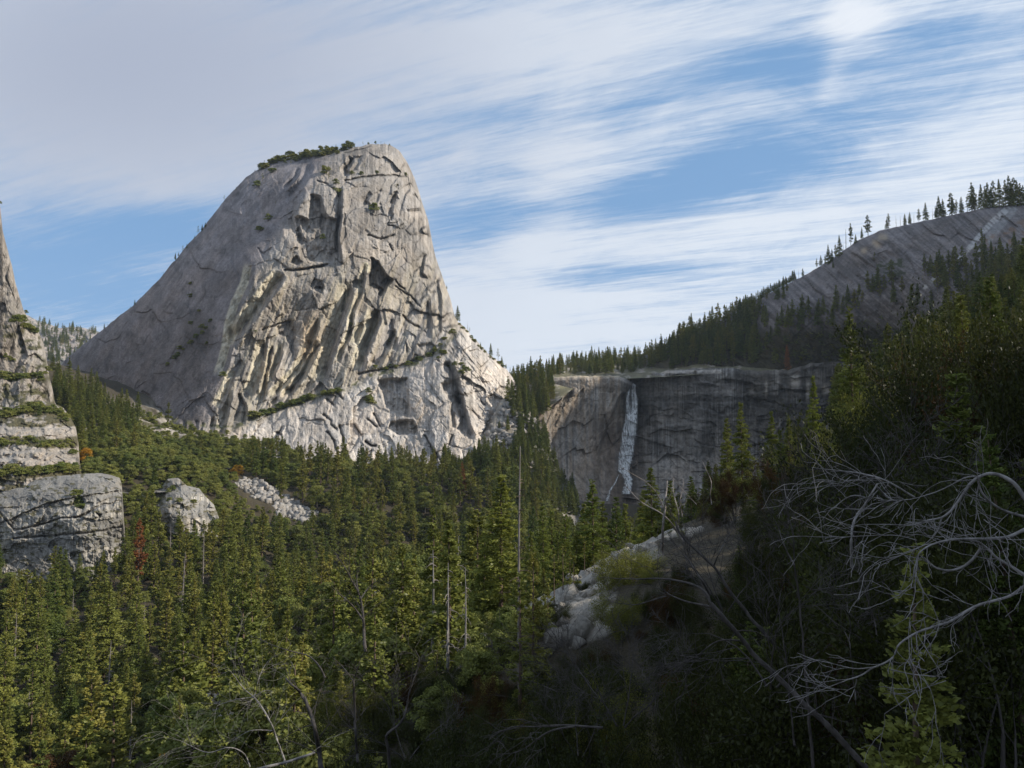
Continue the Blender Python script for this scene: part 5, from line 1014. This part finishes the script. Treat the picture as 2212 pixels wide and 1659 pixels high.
boulders('loose_rocks', 'loose stones and broken flakes lying on the near slabs', [(1195, 1165), (1300, 1140), (1440, 1125), (1400, 1190), (1345, 1250), (1300, 1330), (1250, 1400), (1180, 1420), (1200, 1280)], 500, .12, 1.3, (.30, .275, .24), 7, 30)
boulders('loose_rocks', 'pale stones scattered on the small clearing at the bottom', [(460, 1480), (560, 1475), (575, 1600), (440, 1620)], 220, .12, 1.2, (.33, .30, .26), 8, 40)
# ================================================================ near thicket
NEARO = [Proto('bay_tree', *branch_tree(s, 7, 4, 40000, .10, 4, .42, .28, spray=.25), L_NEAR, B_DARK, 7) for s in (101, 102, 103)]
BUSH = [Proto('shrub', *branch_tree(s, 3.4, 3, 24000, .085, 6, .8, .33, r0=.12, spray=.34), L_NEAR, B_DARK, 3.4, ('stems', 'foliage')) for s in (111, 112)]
BARE = [Proto('bare_shrub', *branch_tree(s, 4.5, 4, 0, 0, 3, .7, .30, r0=.045, ratio=.66), L_NEAR, B_DARK, 4.5, ('stems', 'twigs')) for s in (121, 122, 123)]
OUT = [(360, 1690), (440, 1650), (575, 1630), (600, 1540), (640, 1440), (700, 1470), (760, 1425), (850, 1405), (950, 1410), (1040, 1440), (1130, 1460), (1190, 1440), (1230, 1420), (1290, 1380), (1320, 1330), (1345, 1275), (1400, 1215), (1450, 1210), (1480, 1100), (1520, 1010), (1560, 985), (1640, 975), (1700, 955), (1740, 905), (1762, 835), (1800, 800), (1835, 740), (1900, 735), (1960, 705), (2040, 700),
       (2100, 655), (2160, 600), (2212, 575), (2600, 500)]
[q.meshes() for q in NEARO+BUSH]; print('R/H', [round(q.R/q.H, 2) for q in NEARO+BUSH])
ou, ov = zip(*OUT); gq = np.random.default_rng(77); used_ = []
cand = []; SLAB = [(1195, 1165), (1300, 1140), (1430, 1125), (1400, 1190), (1345, 1250), (1300, 1330), (1250, 1410), (1180, 1420), (1200, 1280)]
for n in range(6000):
    u = gq.uniform(380, 2330); Y = math.exp(gq.uniform(math.log(9.5 if u > 1300 else 15), math.log(62 if u < 1320 else 75))); a, _ = dirs(u, 900); x = float(a)*Y
    cand.append((x, Y, u))
cx = np.array(cand); cz = ground_z(cx[:, 0], cx[:, 1]); near = []
for (x, Y, u), z in zip(cand, cz):
    vo = np.interp(u, ou, ov); zt = (947-vo)/F*Y*1.0; Hm = zt-z; rad = .42*min(Hm, 9)
    if Hm < 1.3 or any((x-a)**2+(Y-b)**2 < (.78*(r+rad))**2 for a, b, r in used_): continue
    # keep the crown's sides under the outline too
    H = min(Hm, 15)*gq.uniform(.72, 1.0); 
    for du in (-1, 1):
        vs_ = np.interp(u+du*F*.6*H/Y, ou, ov); H = min(H, ((947-vs_)/F*Y-z)*1.3); vs_ = np.interp(u+du*F*.3*H/Y, ou, ov); H = min(H, ((947-vs_)/F*Y-z)*1.05)
    _, vb_ = proj((x, Y, z)); 
    if H < 1.2 or Y-.4*H < 6.5: continue
    _, vt_ = proj((x, Y, z+H))
    if vt_ > 1680: continue
    gx, gy = np.meshgrid(np.linspace(u-F*.5*H/Y, u+F*.5*H/Y, 5), np.linspace(vt_, vt_+F*H/Y*.7, 5))
    if inpoly(SLAB, gx.ravel(), gy.ravel()).sum() > 2: continue
    used_.append((x, Y, rad)); near.append((x, Y, float(z), H, u, float(vt_)))
low = []
for n in range(5000):
    u = gq.uniform(620, 2330); Y = math.exp(gq.uniform(math.log(10), math.log(95 if 1180 < u < 1600 else 50))); x = float(dirs(u, 900)[0])*Y; z = float(ground_z(x, Y)); vg = float(proj((x, Y, z))[1]); vo = np.interp(u, ou, ov); onslab = 1180 < u < 1600 and 1110 < vg < 1430 and Y > 38
    if vg < vo+8 and not onslab: continue
    H = gq.uniform(.5, 1.2) if onslab else gq.uniform(1.0, 2.3); H = H if onslab else min(H, (947-vo)/F*Y-z)
    if onslab and (gq.random() < .55 or vg < 1118 or fbm(np.float64(x/5), np.float64(Y/9), 3, 377) < -.05): continue
    if H < .5 or any((x-a)**2+(Y-b)**2 < (.55*(r+H))**2 for a, b, r in low): continue
    low.append((x, Y, H))
    if len(low) > 210: break
for i, (x, Y, H) in enumerate(sorted(low, key=lambda t: t[0]/t[1])):
    z = float(ground_z(x, Y)); BUSH[i % 2].place((x, Y, z-.05), H, label='low understory bush in front of the slabs and thicket, %s from left' % ordn(i) if i < 99 else 'low understory bush under the right thicket, %s from left' % ordn(min(98, i-99)) if i < 198 else 'low bush at the far right of the understory, %s from left' % ordn(i-198), cat='shrub', group='low understory bushes', mat=[None, L_RUST, None, L_YOAK, None][i % 5], wide=gq.uniform(.8, 1.1)).name = 'manzanita_bush'
near.sort(key=lambda t: -t[3]/t[1]); near = near[:225]
for k_, u in enumerate(np.arange(1475, 2290, 30)):
    for _t in range(8):
        Y = gq.uniform(17, 46); x = float(dirs(u, 900)[0])*Y; z = float(ground_z(x, Y)); H = ((947-np.interp(u, ou, ov))/F*Y-z)*gq.uniform(.9, 1.0); H = min([H]+[max(1.2, ((947-np.interp(u-F*a_*H/Y, ou, ov))/F*Y-z)*b_) for a_, b_ in ((.6, 1.3), (.3, 1.05))])
        if 2.5 < H < 17: near.append((x, Y, z, H, float(u), float(proj((x, Y, z+H))[1]))); break
print('NEAR', len(near))
def nzone(u, v):
    if u < 1000: return 'bottom thicket left of the knoll'
    if u < 1400: return 'bottom thicket under the slabs'
    return 'right thicket under the mountainside' if v < 1000 else ('right thicket around the dead limbs' if v < 1350 else 'darkest bottom right thicket')
ng_ = {}
for t in near: ng_.setdefault((t[3] > 3.6, nzone(t[4], t[5])), []).append(t)
for (big, zn), lst in ng_.items():
    lst.sort(key=lambda t: t[4])
    for i, (x, Y, z, H, u, v) in enumerate(lst):
        r = gq.random(); mt = L_RUST if r < .16 else (L_YOAK if r > .93 else None); w = 'rust brown' if mt is L_RUST else ('yellow green' if mt is L_YOAK else 'dark green')
        con = big and u > 1380 and gq.random() < .34; w = 'dark conifer-like' if con else w; mt = L_FIR if con else mt
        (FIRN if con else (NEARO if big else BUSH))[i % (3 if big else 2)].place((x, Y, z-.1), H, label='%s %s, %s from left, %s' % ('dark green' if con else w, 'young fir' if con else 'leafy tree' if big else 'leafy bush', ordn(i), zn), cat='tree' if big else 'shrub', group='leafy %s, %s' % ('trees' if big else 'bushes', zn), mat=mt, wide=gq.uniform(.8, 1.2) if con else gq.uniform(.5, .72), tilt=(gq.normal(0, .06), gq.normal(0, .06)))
for i, (u, vt, vb, Y) in enumerate([(1400, 1190, 1262, 55), (1345, 1180, 1275, 52), (1372, 1175, 1260, 60), (1335, 1280, 1350, 44)]):
    at_top(u, vt, vb, Y, BUSH[i % 2], 'yellow-green manzanita bush at the edge of the slabs, %s from left' % ordn(i), cat='shrub', group='bright bushes by the slabs', mat=L_YOAK, wide=.75)
# bare grey twiggy shrubs standing in the thicket
k = 0
for (u, vt, Y, H) in [(880, 1440, 24, 4.), (1250, 1420, 22, 4), (1340, 1350, 22, 4), (1660, 1190, 16, 4),
                      (1780, 990, 26, 6), (1920, 930, 24, 6), (2080, 860, 22, 6), (1560, 1080, 24, 5)]:
    q = P(u, vt, Y); H *= .62; BARE[k % 3].place((q[0], q[1], q[2]-H), H, label='bare grey twiggy shrub, %s of those poking out of the thicket' % ordn(k), cat='shrub', group='bare twiggy shrubs'); k += 1

# ================================================================ dead limbs and leaning trunks drawn from the photograph, at their own distance
def limbs(name, label, tf, Y, items, mat, seed, twig=1., cat='dead tree', group=None):
    g = np.random.default_rng(seed); allp = [np.array(tf(it[0])) for it in items]; c = P(*allp[0][0], Y); root = bpy.data.objects.new(name, None); COL.objects.link(root); root.location = c; tag(root, label, cat, group)
    for it, uv in zip(items, allp):
        _, r0, r1, dy = it; L = np.r_[0, np.cumsum(np.hypot(*np.diff(uv, axis=0).T))]; n = max(8, int(L[-1]/9)); s = np.linspace(0, 1, n); uu = np.interp(s*L[-1], L, uv[:, 0]); vv = np.interp(s*L[-1], L, uv[:, 1])
        ker = np.array([1, 2, 1])/4; 
        for _ in range(3): uu[1:-1] = np.convolve(uu, ker, 'valid'); vv[1:-1] = np.convolve(vv, ker, 'valid')
        uu = uu+1.2*fbm(s*n/3, s*0+seed, 3, 6)*min(4, r0/2)*.5; Yd = Y+dy[0]+(dy[1]-dy[0])*s+.35*fbm(s*3, s*0+seed+3, 3, 8)*Y/12
        p = P(uu, vv, Yd)-c; rad = (r0+(r1-r0)*s)*.3*.30*Yd/F*(1+.16*fbm(s*n/2, s*0, 3, seed)); b = Bag(); b.add(*tube(p, np.maximum(rad, .004), 8))
        segs = []; tips = []
        for j in range(int(twig*(2+L[-1]/42))):
            i = g.integers(n//3, n); d = (p[min(i+1, n-1)]-p[i-1]); d /= np.linalg.norm(d)+1e-9; e = g.normal(0, .55, 3)*[1, .8, 1]+d*.9; Lt = Y*.034*(.4+1.4*g.random())
            skeleton(g, p[i], e, Lt, max(.004, rad[i]*.26), 2, segs, tips, .30, (1, 2), -.08, .66, 4)
        o = b.out('limb', mat, root, True)
        if segs:
            tb = Bag(); [tb.add(*tube(q, np.maximum(r, .0035), 4 if dp > 0 else 3)) for q, r, dp in segs]; tb.out('limb_twigs', mat, o, True)  # thin twigs scattered along this limb
    return root
ZR = lambda p: zm(1548.4, 774.2, .3, p); ZB = lambda p: zm(1548.4, 1161.3, .3, p); ZC = lambda p: zm(1106, 1050.7, .3, p); ZG = lambda p: zm(553, 1271.9, .3, p); ZH = lambda p: zm(553, 940, .3, p); ZW = lambda p: zm(0, 1161.3, .3, p)
limbs('dead_tree', 'big bleached dead tree with arched limbs reaching in from the right edge', ZR, 8.5, [([(2330, 1130), (2212, 1000), (2150, 900), (2050, 840), (1950, 822), (1880, 850), (1800, 930), (1740, 1030), (1680, 1110), (1620, 1150), (1500, 1170), (1420, 1205), (1250, 1195), (1080, 1195)], 58, 5, (-.2, .4)), ([(2330, 1180), (2212, 1140), (2040, 1090), (1900, 980), (1872, 870)], 38, 22, (.1, 0)),
      ([(2350, 1180), (2212, 1235), (2100, 1290), (1950, 1300), (1730, 1300), (1600, 1320), (1500, 1360), (1430, 1420), (1435, 1500), (1400, 1650)], 50, 9, (0, -.5)), ([(1900, 1370), (1850, 1440), (1780, 1510), (1650, 1535), (1550, 1500), (1480, 1430)], 34, 20, (.1, .3)), ([(2350, 1640), (2212, 1555), (2000, 1430), (1960, 1385), (1880, 1310), (1700, 1300)], 52, 14, (-.3, .1)), ([(1870, 850), (1780, 850), (1720, 900), (1560, 970), (1380, 1020), (1160, 1022)], 18, 4, (0, .5)),
      ([(1440, 1310), (1300, 1270), (1000, 1280), (880, 1290), (740, 1330)], 10, 3, (0, .6)), ([(1890, 900), (1860, 1000), (1880, 1100), (1840, 1240), (1890, 1370)], 16, 7, (0, .1)), ([(1920, 1160), (2060, 1260), (2212, 1370)], 12, 5, (0, -.3)), ([(1620, 1150), (1590, 1250), (1520, 1330), (1380, 1400), (1220, 1450)], 16, 3, (0, .3)), ([(1440, 1420), (1428, 1700), (1380, 1850), (1390, 1980), (1420, 2115)], 15, 5, (0, -.2))], B_DEAD, 201, 1.1)
limbs('dead_tree', 'pale dead branch with a broken stump left of the big bleached tree', ZR, 11, [([(1420, 1000), (1350, 955), (1300, 920), (1180, 860), (1000, 820), (800, 800), (680, 785)], 26, 6, (0, .5)), ([(970, 1500), (970, 1300), (975, 1190), (1030, 1090), (1100, 1010), (1155, 900)], 34, 22, (0, 0)), ([(1300, 1040), (1240, 1010), (1150, 920)], 30, 24, (.2, 0)), ([(1060, 1000), (980, 970), (900, 1030), (820, 1090)], 18, 6, (0, .2)), ([(1180, 870), (1120, 850), (1050, 890), (970, 930), (880, 915)], 7, 3, (0, .2)), ([(960, 850), (930, 890), (870, 915), (760, 885)], 7, 3, (0, .3))], B_DEAD, 202, .8)
limbs('leaning_tree', 'dark leaning oak trunk with two long grey limbs reaching left over the slabs', ZC, 14, [([(2800, 2300), (2300, 1750), (2100, 1560), (1900, 1360), (1750, 1220), (1620, 1050), (1500, 920), (1430, 840)], 80, 46, (-1, 0)), ([(1430, 850), (1400, 760), (1330, 710), (1180, 675), (1050, 660), (900, 670), (750, 662), (620, 655)], 36, 4, (0, 1.2)), ([(1450, 870), (1250, 830), (1130, 780), (1060, 735), (1060, 690)], 30, 10, (0, 1)),
      ([(1110, 790), (1000, 820), (900, 860), (700, 830)], 18, 4, (.5, 1.2)), ([(1640, 1110), (1500, 1100), (1400, 1160), (1330, 1230), (1240, 1260), (1070, 1360)], 22, 4, (0, .8)), ([(1330, 1230), (1250, 1225), (1150, 1205)], 12, 4, (.4, .8))], B_DARK, 203, .8, 'tree')
limbs('leaning_tree', 'second dark leaning trunk crossing behind the grey limbs', ZC, 18, [([(2700, 2250), (2300, 1750), (2050, 1400), (1900, 1150), (1750, 980), (1600, 800), (1500, 650), (1450, 570), (1300, 440), (1200, 330), (1180, 250)], 62, 26, (-.5, 1)), ([(1420, 780), (1380, 680), (1300, 600), (1290, 540), (1230, 490)], 34, 16, (.3, .8)), ([(1450, 570), (1500, 480), (1530, 380), (1600, 300)], 20, 6, (0, .6))], B_DARK, 204, .8, 'tree')
limbs('dead_tree', 'grey forked dead tree standing before the waterfall cliff', ZC, 62, [([(1092, 530), (1085, 400), (1080, 330), (1095, 200), (1110, 60), (1112, -40)], 38, 14, (0, 0)), ([(1240, 400), (1190, 320), (1120, 230), (1060, 180), (960, 140), (870, 60), (800, -20)], 24, 6, (0, 2)), ([(1190, 320), (1215, 240), (1180, 120), (1150, 20), (1160, -60)], 18, 6, (0, 3)), ([(1230, 220), (1200, 100), (1240, 0), (1230, -60)], 12, 5, (2, 4)), ([(1090, 150), (1060, 60), (960, -40), (880, -80), (760, -150)], 12, 4, (0, -3)), ([(1330, 130), (1250, 50), (1180, -30), (1130, -90)], 10, 4, (0, 2)), ([(1440, 130), (1420, 60), (1450, -20), (1400, -110), (1370, -180)], 14, 4, (0, 2))], B_GREY, 205, .45)
limbs('dead_tree', 'grey forked sapling trunk in the bottom thicket', ZG, 17, [([(970, 1420), (960, 1290), (955, 1130), (915, 1060), (980, 1020), (1050, 970), (1090, 850), (1110, 700), (1160, 600), (1185, 500), (1150, 440)], 46, 8, (0, 0)), ([(1180, 510), (1230, 480), (1300, 440)], 8, 4, (0, .5))], B_DARK, 206, .8)
limbs('dead_tree', 'dark forked trunk left of the grey sapling', ZG, 22, [([(730, 1250), (720, 1050), (710, 850), (700, 660)], 34, 20, (0, 0)), ([(700, 670), (640, 570), (560, 500)], 14, 5, (0, 1)), ([(700, 670), (735, 560), (760, 480), (820, 400)], 16, 5, (0, -1)), ([(715, 960), (790, 860), (870, 820)], 10, 4, (0, 1))], B_DARK, 207, 1.)
limbs('dead_tree', 'dead oak with spreading bare crown against the sunlit forest', ZH, 45, [([(790, 1560), (780, 1450), (772, 1330), (760, 1200), (740, 1130), (690, 1050), (650, 960), (600, 900), (560, 830)], 40, 6, (0, 1)), ([(772, 1330), (700, 1220), (620, 1170), (540, 1080)], 24, 6, (0, -2)), ([(755, 1180), (820, 1080), (900, 1030)], 16, 5, (0, 2)), ([(740, 1130), (720, 1040), (740, 960), (700, 880)], 14, 5, (0, 1))], B_DARK, 208, 1.6)
limbs('dead_tree', 'dark trunk with a pale broken stub at the left of the bottom thicket', ZG, 24, [([(480, 1420), (465, 1200), (420, 980), (370, 820), (350, 780)], 66, 40, (0, 0)), ([(360, 810), (300, 720), (220, 650)], 40, 20, (0, 0)), ([(500, 640), (480, 590), (400, 480), (250, 450), (100, 400), (0, 340)], 22, 4, (0, 1.5)), ([(470, 560), (520, 480), (545, 430)], 10, 4, (0, .5)), ([(420, 980), (330, 990), (200, 1080)], 14, 4, (0, .5))], B_DARK, 209, 1.1)
limbs('dead_tree', 'dark low limbs curving out over the bottom edge', ZG, 10, [([(2500, 1000), (2212, 980), (2000, 995), (1850, 985), (1750, 1030), (1680, 1090)], 30, 6, (0, .4)), ([(2300, 990), (2150, 1010), (2050, 1060), (1950, 1150), (1850, 1190), (1700, 1190)], 26, 5, (0, .3)), ([(2080, 1070), (2080, 1150), (2120, 1290)], 10, 5, (.1, 0))], B_DARK, 210, 1.2)
limbs('dead_tree', 'grey limb angling down through the darkest thicket', ZB, 9.5, [([(2450, 250), (2250, 330), (2100, 430), (1860, 490), (1700, 600), (1500, 660), (1380, 710), (1290, 790), (1275, 870), (1200, 910), (1100, 945), (1050, 995), (950, 1020)], 40, 16, (-.3, .3)), ([(1150, 930), (1000, 950), (850, 910), (700, 880), (580, 830)], 14, 4, (.1, .6)), ([(1250, 950), (1400, 985), (1650, 1005)], 16, 8, (0, -.2)), ([(1005, 1020), (990, 1110), (950, 1190)], 12, 5, (.1, 0)), ([(950, 1020), (800, 1080), (650, 1140), (500, 1190)], 12, 3, (.2, .6)), ([(1650, 1030), (1450, 1100), (1210, 1270)], 10, 4, (0, .2))], B_DEAD, 211, .9)
limbs('slender_tree', 'slender dark trunk rising through the right thicket', ZB, 15, [([(700, 1700), (660, 1250), (640, 950), (620, 750), (600, 500), (560, 220), (555, 0), (500, -200), (480, -400)], 40, 10, (0, 0)), ([(560, 200), (470, 30), (440, -100), (360, -220)], 20, 5, (0, .6)), ([(560, 1500), (520, 1100), (490, 800), (460, 600), (420, 400), (330, 250), (180, 150), (60, 60)], 24, 5, (1, 2))], B_DARK, 212, .9, 'tree')
limbs('slender_tree', 'thin forked grey stem in the right thicket', ZB, 13, [([(1000, 1200), (960, 760), (900, 640), (850, 500), (830, 350)], 20, 6, (0, 0)), ([(950, 740), (965, 620), (930, 480), (950, 300)], 16, 5, (0, 0)), ([(1150, 700), (1130, 580), (1080, 440), (1000, 100), (970, -250)], 18, 12, (.5, .6))], B_DARK, 213, .9, 'tree')
limbs('dead_tree', 'sprawling grey dead tree with tangled branches above the pale slab', ZW, 34, [([(2060, 1640), (2000, 1470), (1940, 1320), (1880, 1200), (1830, 1150), (1750, 1090), (1690, 1000), (1640, 940)], 24, 5, (0, 0)), ([(1830, 1150), (1700, 1160), (1560, 1210)], 10, 4, (0, 1)), ([(1830, 1150), (1850, 1050), (1890, 930), (1950, 860)], 10, 4, (0, 1)), ([(1830, 1140), (1920, 1090), (1960, 1110)], 8, 4, (0, -1)), ([(1960, 1390), (1800, 1380), (1640, 1480)], 12, 4, (0, 0)), ([(1800, 1650), (1760, 1540), (1640, 1500), (1500, 1560), (1290, 1460)], 14, 5, (0, -1))], B_DEAD, 214, 2.2)
limbs('fallen_log', 'pale fallen log at the bottom edge of the thicket', ZG, 15, [([(-60, 1320), (60, 1285), (200, 1255), (340, 1210), (420, 1180)], 34, 26, (0, .4))], B_DEAD, 215, .2, 'log')
limbs('dead_tree', 'thin grey dead stems fanning up under the slabs', ZC, 20, [([(560, 1420), (480, 1330), (400, 1210), (350, 1120), (320, 1050)], 12, 4, (0, 0)), ([(600, 1500), (520, 1380), (430, 1230), (340, 1090)], 10, 3, (0, .5)), ([(320, 1480), (200, 1420), (0, 1370)], 10, 4, (0, 0)), ([(540, 1500), (380, 1380), (230, 1230), (150, 1200)], 9, 3, (0, 0))], B_DARK, 216, .8)
# ================================================================ air
def build_haze():
    x, y0, y1, z0, z1 = 7000, -7000, 7000, -250, 1500
    v = [(a, b, c) for a in (-x, x) for b in (y0, y1) for c in (z0, z1)]; f = [(0, 1, 3, 2), (4, 6, 7, 5), (0, 4, 5, 1), (2, 3, 7, 6), (0, 2, 6, 4), (1, 5, 7, 3)]
    m = bpy.data.materials.new('air'); t = NT(new_tree(m)); vol = t.n('ShaderNodeVolumePrincipled', i={'Color': (.70, .83, 1, 1), 'Density': .00003, 'Anisotropy': .2})
    t.n('ShaderNodeOutputMaterial', i={1: vol.outputs[0]}); o = mk('haze', v, f, m, smooth_=False); tag(o, 'thin blue mountain haze', kind='stuff')
build_haze()
